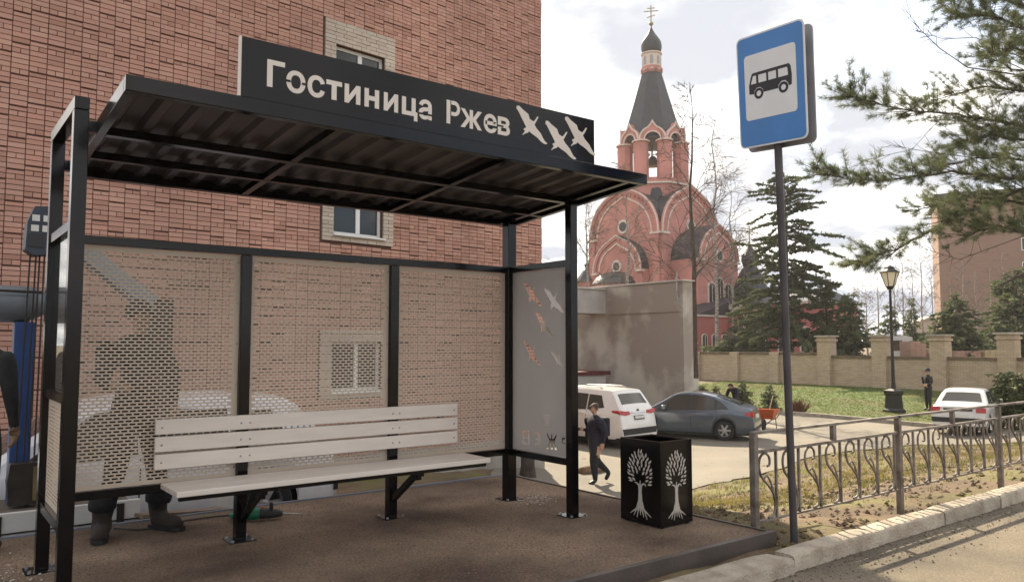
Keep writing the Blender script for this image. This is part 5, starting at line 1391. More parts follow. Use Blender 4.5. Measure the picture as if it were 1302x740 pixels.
MB().prism([(-.12,-.20),(.12,-.20),(.14,.0),(.12,.15),(-.12,.15),(-.14,0)], (hk[0],7.93,hk[2]), (1,0,0),(0,0,1),(0,.14,0)).build('hook_block', rust, ct, fixn=True, bevel=.01)
MB().box((hk[0]+.05,7.915,hk[2]-.17),(hk[0]+.11,7.929,hk[2]+.12)).build('block_plate', mat('dull_yellow',(0.16,0.12,0.05),.6,.2,.2), ct)
k0 = (hk[0]+.02, 8.0, hk[2]-.20)
MB().tube([(k0[0],8,k0[2]),(k0[0]+.005,8,k0[2]-.07)]+[(k0[0]-.045+.065*math.cos(a_),8,k0[2]-.13+.065*math.sin(a_)) for a_ in np.linspace(.6,-3.5,12)],[.018,.02]+[.024,.026,.028,.029,.029,.028,.026,.024,.021,.017,.012,.006],8).build('hook', rust, ct, smooth=True)

# lorry standing beyond the boundary wall
lz = at(1135,455,50); lg = tz(lz[0],lz[1])
lo_ = thing('white_lorry', 'white lorry cab standing beyond the boundary wall by stacked bricks', 'lorry', (lz[0],lz[1],lg), local=True, rz=R(120))
MB().prism([(-1.1,.6),(-1.1,2.35),(-.7,2.45),(.5,2.4),(.95,1.5),(1.05,.6)],(0,-1,0),(1,0,0),(0,0,1),(0,2,0)).build('cab', white_car2, lo_, fixn=True, bevel=.06)
for y_ in (-1.012,1.004): MB().prism([(-.5,1.5),(-.5,2.15),(.38,2.15),(.68,1.5)],(0,y_,0),(1,0,0),(0,0,1),(0,.008,0)).build('cab_window', car_glass, lo_, fixn=True)
MB().add([(.50,-.85,2.33),(.50,.85,2.33),(.93,.85,1.56),(.93,-.85,1.56)],[(0,1,2,3)]).build('windscreen', car_glass, lo_).location = (.03,0,.02)
MB().box((-5.2,-1.1,.85),(-1.25,1.1,1.0)).build('bed', white_car2, lo_); MB().box((-5.2,-.5,.5),(1.0,.5,.84)).build('chassis', dark_pl, lo_)
for y_ in (-1.13,1.11): MB().box((-5.2,y_,1.0),(-1.25,y_+.03,1.45)).build('dropside', white_car2, lo_)
for x_ in (.3,-3.9):
    for y_ in (-.9,.9):
        ty = MB().lathe([(.2,-.12),(.42,-.13),(.45,0),(.42,.13),(.2,.12)],20); MB().add([(a+x_, c+y_, b+.45) for a,b,c in ty.v], ty.f).build('wheel', tyre_m, lo_, smooth=40)

# ------------------------------------------------------------------ people
skin_m = mat('skin', (0.42,0.24,0.17), .6, 0, .06); navy = mat('navy_cloth', (0.014,0.012,0.024), .85, 0, .3, 14); jean = mat('dark_trousers', (0.014,0.013,0.018), .85, 0, .3, 14); blackc = mat('black_cloth', (0.012,0.012,0.012), .9, 0, .3, 14)
shoe_m = mat('black_shoe', (0.008,0.008,0.008), .5); hair_m = mat('dark_hair', (0.05,0.032,0.022), .8, 0, .2, 40); worker_c = mat('work_grey', (0.012,0.012,0.014), .9, 0, .3, 10); boot_m = mat('dusty_boots', (0.028,0.02,0.016), .9, 0, .3, 16); glove_m = mat('work_glove', (0.30,0.20,0.12), .9, 0, .2, 12)
def person(label, loc, heading, J, mats_, hair=None, cap=None, bulk=1.0, boots=1.0, group=None, extra=None):
    """J: joints in local coords (x forward, y left); mats_: top, legs, feet, hands, head"""
    e = thing('person', label, 'person', loc, group, local=True, rz=heading)
    names = list(J); idx = {n:i for i,n in enumerate(names)}
    rad = dict(pelvis=.155,spine=.15,chest=.165,upper=.13,neck=.06,jaw=.078,head=.098,crown=.085,top=.045,nose=.018)
    for s in 'lr': rad.update({'sh'+s:.085,'el'+s:.055,'wr'+s:.036,'pa'+s:.038,'hip'+s:.105,'kn'+s:.070,'an'+s:.048,'he'+s:.045,'ba'+s:.042,'to'+s:.030,'th'+s:.012})
    for s in 'lr':
        for q_ in ('an','ba','to'): rad[q_+s] *= boots
        rad['kn'+s] *= (boots+1)/2
    E = [('pelvis','spine'),('spine','chest'),('chest','upper'),('upper','neck'),('neck','jaw'),('jaw','head'),('head','crown'),('crown','top'),('head','nose')]
    for s in 'lr':
        E += [('upper','sh'+s),('sh'+s,'el'+s),('el'+s,'wr'+s),('wr'+s,'pa'+s),('pelvis','hip'+s),('hip'+s,'kn'+s),('kn'+s,'an'+s),('an'+s,'ba'+s),('ba'+s,'to'+s)]
    V = [Vector(J[n]) for n in names]; RD = [rad[n]*(bulk if n in ('pelvis','spine','chest','upper','shl','shr','ell','elr','hipl','hipr','knl','knr') else 1) for n in names]
    ED = [(idx[a],idx[b]) for a,b in E]
    # fingers: four curled chains and a thumb from each palm
    for s in 'lr':
        w_ = Vector(J['wr'+s]); p = Vector(J['pa'+s]); d = (p-w_).normalized(); side = Vector((1,0,0)) if abs(d.x) < .7 else Vector((0,0,1)); side = (side-d*side.dot(d)).normalized(); inn = d.cross(side)*(1 if s == 'l' else -1)
        for k, (off,ln) in enumerate(((-.027,.062),(-.009,.072),(.009,.070),(.027,.055))):
            a0 = p+side*off; b_ = a0+d*ln*.6+inn*.008; c_ = b_+d*ln*.45+inn*.03
            i0 = len(V); V += [b_, c_]; RD += [.0095,.008]; ED += [(idx['pa'+s],i0),(i0,i0+1)]
        tb = w_.lerp(p,.55)+side*.045; te = tb+d*.05+side*.012+inn*.01
        i0 = len(V); V += [tb,te]; RD += [.011,.009]; ED += [(idx['wr'+s],i0),(i0,i0+1)]
    me = bpy.data.meshes.new('body'); me.from_pydata([tuple(v) for v in V], ED, [])
    o = bpy.data.objects.new('body', me); COL.objects.link(o)
    sk = o.modifiers.new('skin','SKIN'); sk.branch_smoothing = .6
    for i, sv in enumerate(me.skin_vertices[0].data): sv.radius = (RD[i],RD[i]); sv.use_root = (i == idx['pelvis'])
    for n in ('pelvis','spine','chest','upper'): me.skin_vertices[0].data[idx[n]].radius = (rad[n]*bulk, rad[n]*bulk*.72)
    ss = o.modifiers.new('sub','SUBSURF'); ss.levels = 2; ss.render_levels = 2
    bpy.context.view_layer.update()
    m2 = bpy.data.meshes.new_from_object(o.evaluated_get(bpy.context.evaluated_depsgraph_get()))
    o.modifiers.clear(); o.data = m2
    for mm in mats_: m2.materials.append(mm)
    segs = []
    for a,b in E:
        k = 0
        if a in ('neck','jaw','head','crown') : k = 4
        elif a[:2] in ('hi','kn') or b[:3] == 'hip': k = 1
        elif a[:2] in ('an','ba'): k = 2
        elif a[:2] in ('wr',): k = 3
        segs.append((Vector(J[a]),Vector(J[b]),k))
    for i_ in range(len(names), len(V)):
        pass
    for s in 'lr':
        w_, p = Vector(J['wr'+s]), Vector(J['pa'+s]); segs.append((w_.lerp(p,.1), p+(p-w_).normalized()*.12, 3))
    def near_k(c):
        best = 9; kk = 0
        for a,b,k in segs:
            ab = b-a; t_ = max(0,min(1,(c-a).dot(ab)/max(ab.length_squared,1e-9))); d_ = (c-a-ab*t_).length
            if d_ < best: best = d_; kk = k
        return kk
    zp = J['pelvis'][2]
    for p in m2.polygons: p.material_index = near_k(p.center); p.use_smooth = True
    o.parent = e
    hd_ = Vector(J['head']); fw = (Vector(J['nose'])-hd_); fw.z = 0; fw.normalize(); sd_ = Vector((-fw.y,fw.x,0)); up_ = (Vector(J['top'])-hd_).normalized()
    def hp_(a,b,c): return hd_+fw*a+sd_*b+up_*c
    for sgn_ in (1,-1):
        MB().tube([hp_(-.005,sgn_*.088,-.03),hp_(-.012,sgn_*.098,.0),hp_(-.012,sgn_*.094,.025)],[.012,.016,.010],6).build('ear', mats_[4], e, smooth=True)
        MB().tube([hp_(.088,sgn_*.032,.0),hp_(.096,sgn_*.032,.0)],[.010,.006],6).build('eye', cdark, e)
    MB().tube([hp_(.088,-.022,-.062),hp_(.096,0,-.064),hp_(.088,.022,-.062)],.006,5).build('mouth', mat('lips',(0.30,0.12,0.09),.6) if 'lips' not in MATS else MATS['lips'], e)
    def dome(rad_, zlow, frontcut, nm, material):
        m = MB(); n_ = 16; rows = 7
        for i in range(rows+1):
            for k in range(n_):
                a = 2*math.pi*k/n_; front = max(0,math.cos(a)); lowz = zlow+(frontcut-zlow)*front**1.2
                ph = (math.pi/2)*i/rows; zz = lowz+(rad_*1.12-lowz)*math.sin(ph); 
                tt = max(0,1-(max(zz,0)/(rad_*1.15))**2)**.5 if zz > 0 else 1
                m.v.append(tuple(hp_((rad_*1.08*math.cos(a))*tt-.008, rad_*.98*math.sin(a)*tt, zz+.012)))
        m.f = [(i*n_+k,i*n_+(k+1)%n_,(i+1)*n_+(k+1)%n_,(i+1)*n_+k) for i in range(rows) for k in range(n_)]; m.m = [0]*len(m.f)
        return m.build(nm, material, e, smooth=True)
    if hair: dome(.104,-.06,.055,'hair',hair)
    if cap:
        dome(.112,-.035,.03,'cap',cap)
        MB().add([tuple(hp_(.09,-.075,.03)),tuple(hp_(.09,.075,.03)),tuple(hp_(.17,.05,.015)),tuple(hp_(.17,-.05,.015)),tuple(hp_(.09,-.075,.04)),tuple(hp_(.09,.075,.04)),tuple(hp_(.17,.05,.025)),tuple(hp_(.17,-.05,.025))],[(0,3,2,1),(4,5,6,7),(0,1,5,4),(1,2,6,5),(2,3,7,6),(3,0,4,7)]).build('cap_peak', cap, e)
    if extra: extra(e, J)
    return e
def stand(h=1.76, **kw):
    k = h/1.76
    J = dict(pelvis=(0,0,.96),spine=(0,0,1.12),chest=(.01,0,1.28),upper=(0,0,1.43),neck=(.005,0,1.51),jaw=(.025,0,1.575),head=(.02,0,1.64),crown=(.005,0,1.70),top=(0,0,1.73),nose=(.125,0,1.615))
    for s,y in (('l',1),('r',-1)):
        J.update({'sh'+s:(0,y*.185,1.41),'el'+s:(-.03,y*.245,1.12),'wr'+s:(.03,y*.255,.88),'pa'+s:(.05,y*.25,.80),'hip'+s:(0,y*.095,.90),'kn'+s:(.02,y*.105,.50),'an'+s:(-.01,y*.11,.09),'ba'+s:(.11,y*.12,.035),'to'+s:(.17,y*.125,.03)})
    J.update(kw); return {a:tuple(c*k for c in b) for a,b in J.items()}
# walking man with a phone, seen from his left side and front
pm = hit(757,616)
def phone(e, J):
    p = Vector(J['par']); MB().box((-.33,-.14,1.02*1.01),(-.17,.14,1.46)).build('backpack', navy, e, bevel=.05); MB().box((p.x+.01,p.y-.035,p.z-.03),(p.x+.085,p.y+.035,p.z+.05)).build('phone', dark_pl, e, bevel=.004)
walkJ = stand(1.78, hipl=(.01,.095,.90), knl=(.10,.10,.50), anl=(.06,.10,.085), bal=(.18,.11,.035), tol=(.24,.115,.03), hipr=(-.01,-.095,.90), knr=(-.06,-.10,.50), anr=(-.42,-.10,.20), bar=(-.36,-.11,.08), tor=(-.33,-.115,.04),
   ell=(-.10,.26,1.14), wrl=(-.05,.26,.89), pal=(-.03,.255,.81), elr=(.02,-.25,1.14), wrr=(.22,-.17,1.17), par=(.29,-.13,1.19), head=(.03,.0,1.64), nose=(.12,.05,1.605))
person('man in dark navy coat and trousers walking across the yard past the white SUV', (pm[0],pm[1],tz(pm[0],pm[1])+.02), R(168), walkJ, [navy,jean,shoe_m,skin_m,skin_m], hair=hair_m, bulk=1.42, boots=1.15, extra=phone)
ps_ = hit(1181,523)
person('person in black jacket and cap standing on the lawn by the lamp post', (ps_[0],ps_[1],tz(ps_[0],ps_[1])+.03), R(150), stand(1.74, ell=(.02,.26,1.14), wrl=(.16,.16,1.05), pal=(.22,.08,1.06), elr=(.02,-.26,1.14), wrr=(.16,-.16,1.03), par=(.22,-.08,1.03)), [blackc,jean,shoe_m,skin_m,skin_m], cap=navy, bulk=1.12)
def boots(e, J):
    for s in 'lr':
        A = Vector(J['an'+s]); T_ = Vector(J['to'+s]); d_ = Vector((T_.x-A.x, T_.y-A.y, 0)).normalized(); c_ = Vector((A.x,A.y,0))
        b_ = MB().tube([c_+LZ*.27-d_*.01, c_+LZ*.15, c_+LZ*.085+d_*.02, c_+LZ*.07+d_*.10, c_+LZ*.06+d_*.19, c_+LZ*.045+d_*.24],[.078,.070,.074,.062,.056,.03],12).build('boot', boot_m, e, smooth=True)
        sl_ = Vector((-d_.y,d_.x,0)); P = [(-.07,-.035),(-.05,-.05),(.08,-.055),(.20,-.06),(.26,-.03),(.26,.03),(.20,.06),(.08,.055),(-.05,.05),(-.07,.035)]
        MB().prism(P, c_+LZ*.002, d_, sl_, LZ*.035).build('boot_sole', shoe_m, b_, fixn=True)
        MB().tube([c_+LZ*.40, c_+LZ*.26+d_*.005, c_+LZ*.22],[.085,.105,.098],10).build('trouser_cuff', worker_c, e, smooth=True)
wk = on_z(150,676,0)
person('worker in dark clothes and dusty boots standing behind the perforated panel', (1.45,6.86,0), R(-75), stand(1.86, knl=(.05,.15,.52), anl=(0,.20,.09), bal=(.12,.24,.035), tol=(.19,.26,.03), knr=(.0,-.13,.52), anr=(-.05,-.20,.09), bar=(.05,-.26,.035), tor=(.11,-.29,.03), elr=(.10,-.32,1.14), wrr=(.27,-.30,1.12), par=(.35,-.29,1.12), ell=(.05,.27,1.15), wrl=(.15,.22,.95), pal=(.18,.2,.88)), [worker_c,worker_c,boot_m,glove_m,skin_m], cap=worker_c, bulk=1.2, boots=1.2, extra=boots)
le = on_y(-12,500,6.9)
person('worker in black sleeve and glove standing at the bed of the crane lorry', (on_y(-34,560,6.9)[0],6.9,0), R(60), stand(1.8), [blackc,worker_c,boot_m,glove_m,skin_m], hair=hair_m)
cq = at(951,512,27.5); cg_ = tz(cq[0],cq[1])
crouch = dict(pelvis=(-.12,0,.42),spine=(-.02,0,.58),chest=(.10,0,.72),upper=(.20,0,.84),neck=(.25,0,.91),jaw=(.29,0,.965),head=(.30,0,1.03),crown=(.29,0,1.09),top=(.285,0,1.12),nose=(.40,0,.99))
for s,y in (('l',1),('r',-1)): crouch.update({'sh'+s:(.18,y*.18,.82),'el'+s:(.32,y*.23,.60),'wr'+s:(.45,y*.14,.45),'pa'+s:(.50,y*.10,.40),'hip'+s:(-.10,y*.10,.40),'kn'+s:(.28,y*.17,.48),'an'+s:(.05,y*.13,.09),'ba'+s:(.16,y*.14,.035),'to'+s:(.22,y*.145,.03)})
cq = (24.6,18.2); cg_ = tz(*cq)
def up_(J, d): return {k:(v[0],v[1],v[2]+d) for k,v in J.items()}
person('person in dark jacket bending down behind the blue-grey liftback', (cq[0],cq[1],cg_+.02), R(190), stand(1.72, spine=(.03,0,1.10),chest=(.14,0,1.22),upper=(.25,0,1.32),neck=(.32,0,1.37),jaw=(.38,0,1.40),head=(.43,0,1.43),crown=(.46,0,1.49),top=(.47,0,1.52),nose=(.53,0,1.37),shl=(.24,.18,1.30),shr=(.24,-.18,1.30),ell=(.36,.23,1.02),elr=(.36,-.23,1.02),wrl=(.46,.12,.82),wrr=(.46,-.12,.82),pal=(.49,.09,.75),par=(.49,-.09,.75)), [navy,jean,shoe_m,skin_m,skin_m], hair=hair_m, bulk=1.1)

# ------------------------------------------------------------------ trees
bark_b = mat('birch_bark', (0.34,0.30,0.26), .85, 0, .3, 3, col2=(0.10,0.085,0.075), lo=.5, hi=.62, stretch=(1,1,6)); bark_d = mat('dark_bark', (0.055,0.042,0.034), .9, 0, .3, 6, .6, 20); twig_m = mat('twigs', (0.085,0.06,0.05), .9, 0, .2, 4)
twig_pale = mat('pale_twigs', (0.16,0.125,0.105), .9, 0, .2, 4)
needle = leafy(mat('pine_needles', (0.06,0.08,0.04), .7, 0, .3, .9, col2=(0.15,0.165,0.085), lo=.3, hi=.7)); needle2 = leafy(mat('spruce_needles', (0.045,0.062,0.032), .8, 0, .3, .7, col2=(0.12,0.135,0.068), lo=.3, hi=.7))
def bare_tree(name, label, base, hgt, r0, seed, group=None, nb=16, spread=.30, barkm=None, twigm=None, lean=(0,0), white_foot=False, droop=.25):
    rr = random.Random(seed); e = thing(name, label, 'tree', tuple(base), group)
    B = Vector(base); N_ = 12; pts = []; rad = []
    for i in range(N_+1):
        t = i/N_; pts.append(B+Vector((lean[0]*t*hgt+rr.gauss(0,.006*hgt)*t, lean[1]*t*hgt+rr.gauss(0,.006*hgt)*t, hgt*t-(.15 if i == 0 else 0)))); rad.append(max(.012, r0*(1-t)**.9))
    MB().tube(pts, rad, 8).build('trunk', barkm or bark_b, e, smooth=True)
    if white_foot: MB().tube([pts[0], B+(pts[1]-pts[0])*.75], [r0*1.04,r0*.98], 10, cap=False).build('limewash', mat('limewash',(0.55,0.52,0.47),.9) if 'limewash' not in MATS else MATS['limewash'], e, smooth=True)
    br = MB(); tw = MB()
    def twig(p, d, L, r_, depth):
        q = [p]; v = d.normalized()
        n = 4
        for k in range(n):
            v = (v + Vector((rr.gauss(0,.13),rr.gauss(0,.13),rr.gauss(0,.10)-(droop*.35 if depth > 0 else -.05)))).normalized(); q.append(q[-1]+v*L/n)
        (br if depth == 0 else tw).tube(q, [r_*(1-.8*k/n) for k in range(n+1)], 4 if depth == 0 else 3, cap=False)
        if depth < 2:
            for k in range(6 if depth == 0 else 4):
                t = rr.uniform(.25,1); i = min(n-1,int(t*n)); pp = q[i].lerp(q[i+1], t*n-i)
                dd = (v + Vector((rr.gauss(0,.6),rr.gauss(0,.6),rr.gauss(0,.35)))).normalized(); twig(pp, dd, L*rr.uniform(.35,.6), max(.013,r_*.45), depth+1)
    for k in range(nb):
        t = rr.uniform(.28,.97); i = min(N_-1,int(t*N_)); p = pts[i].lerp(pts[i+1], t*N_-i)
        a = rr.random()*6.283; L = hgt*spread*(1.05-t)*rr.uniform(.7,1.25)+.4
        twig(p, Vector((math.cos(a),math.sin(a),rr.uniform(.5,1.2))), L, max(.012,r0*(1-t)*.4), 0)
    struct(br.build('branches', twigm or twig_m, e), 'stuff'); struct(tw.build('twigs', twigm or twig_m, e), 'stuff')
    return e
def grd(x, y, Z, z=None):
    p = at(x,y,Z); return (p[0],p[1],tz(p[0],p[1]))
def hgt_to(x, ytop, Z, b): return at(x,ytop,Z)[2]-b[2]
b = grd(884,490,36.5); bare_tree('bare_birch','bare tree with dark trunk and whitewashed foot beside the grey outbuilding', b, hgt_to(884,95,36.5,b), .17, 1, nb=30, spread=.26, barkm=bark_d, white_foot=True)
b = grd(799,450,44); bare_tree('bare_birch','bare birch with mottled white trunk behind the plastered outbuilding', b, hgt_to(799,205,44,b), .15, 2, nb=22, spread=.26, twigm=twig_pale)
b = grd(747,450,48); bare_tree('bare_birch','thin bare birch behind the outbuilding beside the church', b, hgt_to(747,215,48,b), .13, 3, nb=26, spread=.28, twigm=twig_pale)
b = grd(912,450,60); bare_tree('bare_birch','tall wispy bare birch rising between the church and the spruce', b, hgt_to(912,120,60,b), .18, 4, nb=34, spread=.30, twigm=twig_pale)
b = grd(933,450,64); bare_tree('bare_birch','short drooping birch beside the church turret', b, hgt_to(933,215,64,b), .14, 5, nb=30, spread=.32, twigm=twig_pale)
WLAB = ['leafless birch straight above the lorry cab beyond the wall', 'taller birch beyond the wall right of the lorry cab', 'birch beyond the wall just past the street lamp', 'very slender birch beyond the wall near the street lamp', 'birch rising behind the narrow pointed fir', 'tallest slim birch beyond the wall beside the apartment block', 'short birch at the left corner of the apartment block', 'small birch beyond the wall beside the broad dark fir', 'birch before the apartment block above the wide dense fir', 'birch before the apartment block between the firs', 'thin birch before the apartment block near the large dark fir', 'birch before the apartment block rising behind the large dark fir', 'birch at the apartment block edge behind the wide dense fir']
for k,(x_,yt,Z) in enumerate(((1103,345,75),(1118,330,80),(1139,325,82),(1150,318,78),(1163,322,84),(1174,300,74),(1187,335,80),(1093,365,70),(1228,330,70),(1243,345,66),(1262,340,72),(1280,320,68),(1210,345,72))):
    b = grd(x_,440,Z); bare_tree('bare_birch',WLAB[k], b, hgt_to(x_,yt,Z,b), .11, 20+k, 'birches in the wood beyond the wall', nb=18, spread=.22, twigm=twig_pale)

def conifer(name, label, base, hgt, rad_, seed, whorls=26, per=7, dens=16, group=None, open_=0.0, leaf=.34, low=.06, shape=.85, nm=None):
    rr = random.Random(seed); e = thing(name, label, 'tree' if hgt > 2 else 'shrub', tuple(base), group)
    B = Vector(base); r0 = hgt*.014+.02
    MB().tube([B-LZ*.1, B+LZ*hgt*.5, B+LZ*hgt*.99],[r0,r0*.6,.01],7).build('trunk', bark_d, e, smooth=True)
    lim = MB(); V = []; Fc = []
    for w_ in range(whorls):
        t = low+(1-low)*(w_+rr.uniform(-.3,.3))/whorls; t = min(.985,max(low,t)); z = hgt*t; R_ = rad_*(1-t)**shape*rr.uniform(.62,1.18)
        if t > .9: R_ = max(R_, rad_*.08)
        for k in range(per):
            if rr.random() < open_: continue
            a = rr.random()*6.283; L = R_*rr.uniform(.5,1.15); p0 = B+LZ*min(hgt*.98, z+rr.uniform(-1.4,1.4)*hgt/whorls); dirr = Vector((math.cos(a),math.sin(a),rr.uniform(-.22,.55)*(1 if t > .3 else .6)))
            pts = [p0, p0+dirr*L*.5-LZ*L*.03, p0+dirr*L-LZ*L*.22]
            lim.tube(pts, [max(.008,.012*L),.008,.004], 3, cap=False)
            n = max(4,int(dens*L))
            for q in range(n):
                u = rr.random()**.7; i = 0 if u < .5 else 1; pp = pts[i].lerp(pts[i+1],(u-.5*i)*2)
                l_ = leaf*rr.uniform(.5,1.2)*(.55+.45*(1-t)); wd = l_*rr.uniform(.16,.28)
                d = Vector((dirr.x*.7+rr.gauss(0,.55),dirr.y*.7+rr.gauss(0,.55),rr.gauss(-.25,.35))).normalized(); sdv = d.cross(Vector((rr.gauss(0,1),rr.gauss(0,1),rr.gauss(0,1)))).normalized()*wd
                b0 = len(V); V += [pp-sdv*.3, pp+d*l_*.5+sdv, pp+d*l_, pp+d*l_*.5-sdv]; Fc.append((b0,b0+1,b0+2,b0+3))
    struct(lim.build('branches', bark_d, e), 'stuff')
    m = MB(); m.v = [tuple(v) for v in V]; m.f = Fc; m.m = [0]*len(Fc); struct(m.build('crown', nm or needle2, e), 'stuff')
    return e
b = grd(1003,452,50); conifer('spruce_tree','tall loose spruce with drooping boughs behind the boundary wall and sign pole', b, hgt_to(1003,214,50,b), 4.2, 1, 24, 10, 105, open_=.20, leaf=.34, shape=.40, low=.16)
b = grd(1083,452,47); conifer('fir_tree','broad dark fir behind the wall right of the loose spruce', b, hgt_to(1083,372,47,b), 2.3, 2, 22, 9, 30, leaf=.40, shape=.55)
b = grd(1052,452,49); conifer('fir_tree','dark fir half hidden behind the loose spruce', b, hgt_to(1052,345,49,b), 2.1, 7, 22, 8, 26, leaf=.42, shape=.6)
b = grd(1161,452,58); conifer('fir_tree','narrow pointed fir behind the wall beyond the lamp post', b, hgt_to(1161,378,58,b), 1.7, 3, 20, 8, 26, leaf=.40)
b = grd(1133,452,56); conifer('fir_tree','low olive fir behind the wall and the lamp post', b, hgt_to(1133,388,56,b), 2.0, 8, 18, 8, 26, leaf=.40, shape=.6)
b = grd(1216,452,46); conifer('fir_tree','wide dense fir behind the brick stacks', b, hgt_to(1216,372,46,b), 2.6, 4, 24, 9, 32, leaf=.42, shape=.6)
b = grd(1296,452,48); conifer('fir_tree','large dark fir before the apartment block', b, hgt_to(1296,340,48,b), 3.2, 5, 26, 9, 30, leaf=.45, shape=.5)
b = grd(950,452,60); conifer('fir_tree','dark bushy fir standing before the church turret', b, hgt_to(950,352,60,b), 2.0, 6, 22, 8, 26, leaf=.45, shape=.5)
b = grd(930,452,53); conifer('fir_tree','low spreading evergreen just behind the boundary wall by the church', b, hgt_to(930,425,53,b), 2.2, 16, 14, 9, 26, leaf=.42, shape=.35, low=.2)
for k,(x_,yb_,Z,hh,lb_) in enumerate(((910,503,33.5,1.05,'small young spruce on the lawn behind the liftback'),(944,504,34.5,1.15,'young spruce on the lawn between the smaller ones'),(979,505,33,1.1,'young spruce on the lawn beside the sign pole and red shrub'),(893,502,35,.9,'young spruce at the foot of the whitewashed tree'))):
    b = grd(x_,yb_,Z); conifer('young_spruce', lb_, b, hh, .62, 40+k, 14, 8, 46, leaf=.17, low=.1, shape=.7)
jb_ = grd(1292,545,27.5); conifer('juniper_bush','bushy green juniper beside the white saloon car', jb_, 1.9, 1.6, 60, 22, 11, 46, leaf=.26, low=.02, shape=.45, nm=mat('juniper_green',(0.05,0.07,0.022),.8,0,.3,.9,col2=(0.13,0.15,0.05),lo=.3,hi=.7))
rb = grd(1015,513,32)
sr = thing('red_shrub','low reddish-brown bare shrub on the lawn beside the sign pole','shrub',rb)
m = MB()
for k in range(260):
    a = random.random()*6.283; rr_ = random.random(); d = Vector((math.cos(a)*rr_*.8, math.sin(a)*rr_*.8, 1)).normalized(); L = random.uniform(.35,.7); p = Vector(rb)+Vector((math.cos(a)*.2*rr_,math.sin(a)*.2*rr_,-.02)); m.tube([p,p+d*L*.6,p+d*L+Vector((random.gauss(0,.06),random.gauss(0,.06),0))],[.010,.008,.004],3,cap=False)
struct(m.build('stems', mat('red_twigs',(0.13,0.05,0.025),.9,0,.3,5), sr),'stuff')

# large pine reaching in from the right
PZ = 20.0; KP = 20.0/13.6
pb = at(1385,560,PZ); pbz = tz(pb[0],pb[1])
pine = thing('pine_tree','large pine with long needled boughs reaching over the lawn','tree',(pb[0],pb[1],pbz))
tp = [Vector((pb[0],pb[1],pbz-.2)), Vector((pb[0]-.1,pb[1]+.1,3)), Vector((pb[0],pb[1]+.05,7)), Vector((pb[0]+.1,pb[1],11.5)), Vector((pb[0],pb[1],16))]
MB().tube(tp,[.32,.28,.22,.15,.05],10).build('trunk', bark_d, pine, smooth=True)
rr = random.Random(99)
NV = []; NF = []
def tuft(p, d, s=1.0):
    for q in range(32):
        nd = (d*rr.uniform(.2,1.2)+Vector((rr.gauss(0,.6),rr.gauss(0,.6),rr.gauss(.12,.5)))).normalized(); L = .165*s*rr.uniform(.7,1.25); sv = nd.cross(Vector((rr.gauss(0,1),rr.gauss(0,1),rr.gauss(0,1)))).normalized()*.0042
        o_ = p+Vector((rr.gauss(0,.02),rr.gauss(0,.02),rr.gauss(0,.02))); b0 = len(NV); NV.extend([o_-sv,o_+sv,o_+nd*L]); NF.append((b0,b0+1,b0+2))
boughs = [ # pixels along the bough, depth at start / end, density, needles from t
 ([(1375,90),(1320,45),(1260,18),(1205,22)],13.6,12.6,1.3,.1),([(1375,40),(1310,10),(1250,-8),(1190,-6)],13.6,13.2,1.2,.1),
 ([(1375,190),(1302,160),(1230,148),(1150,140),(1078,122)],13.6,12.4,1.35,.0),([(1375,150),(1310,118),(1250,110),(1185,128)],13.6,14.3,1.2,.0),([(1375,215),(1310,180),(1260,172),(1215,182)],13.6,12.9,1.1,.05),
 ([(1375,258),(1302,228),(1210,218),(1120,232),(1036,222)],13.6,12.2,1.25,.05),([(1375,240),(1310,205),(1255,200),(1190,212)],13.6,14.6,1.0,.1),
 ([(1375,285),(1302,240),(1215,275),(1140,318),(1090,332)],13.6,12.8,1.3,.12),([(1375,275),(1310,258),(1230,250),(1165,268)],13.6,14.2,1.0,.15),
 ([(1375,330),(1320,300),(1270,288),(1225,300)],13.6,13.0,1.0,.2),([(1375,80),(1330,70),(1290,62),(1262,70)],13.6,12.2,1.2,.0),([(1375,130),(1330,95),(1290,88),(1255,72)],13.6,13.6,1.3,.0)]
for pts_px, z0, z1, dens, t0 in boughs:
    n = len(pts_px); P = [Vector(at(x_,y_,(z0+(z1-z0)*i/(n-1))*KP)) for i,(x_,y_) in enumerate(pts_px)]
    P[0] = Vector((pb[0],pb[1],P[0].z))
    Q = []
    for i in range(n-1):
        for k in range(5): Q.append(P[i].lerp(P[i+1],k/5)+Vector((rr.gauss(0,.02),rr.gauss(0,.02),rr.gauss(0,.02))))
    Q.append(P[-1]); L = sum((Q[i+1]-Q[i]).length for i in range(len(Q)-1))
    bo = MB(); bo.tube(Q,[.05*(1-.85*i/(len(Q)-1)) for i in range(len(Q))],6)
    nt_ = int(L*19*dens)
    for k in range(nt_):
        t = t0+(1-t0)*rr.random(); i = min(len(Q)-2,int(t*(len(Q)-1))); p = Q[i].lerp(Q[i+1],t*(len(Q)-1)-i); dv_ = (Q[i+1]-Q[i]).normalized()
        sd_ = dv_.cross(LZ).normalized(); d = (dv_*rr.uniform(.5,1.2)+sd_*rr.choice((-1,1))*rr.uniform(.2,1.1)+LZ*rr.uniform(-.55,.9)).normalized(); l_ = rr.uniform(.25,1.15)*(1.15-.5*t)
        e_ = p+d*l_+LZ*l_*.1; bo.tube([p,p.lerp(e_,.5)+Vector((rr.gauss(0,.02),rr.gauss(0,.02),rr.gauss(0,.02))),e_],[.010,.007,.004],3,cap=False)
        if rr.random() < .86:
            for q in range(rr.randint(2,4)): tuft(p.lerp(e_,1-.16*q), d)
            if rr.random() < .6: tuft(e_+Vector((rr.gauss(0,.05),rr.gauss(0,.05),rr.gauss(.03,.05))), d, 1.1)
    bo.build('bough', bark_d, pine, smooth=False)
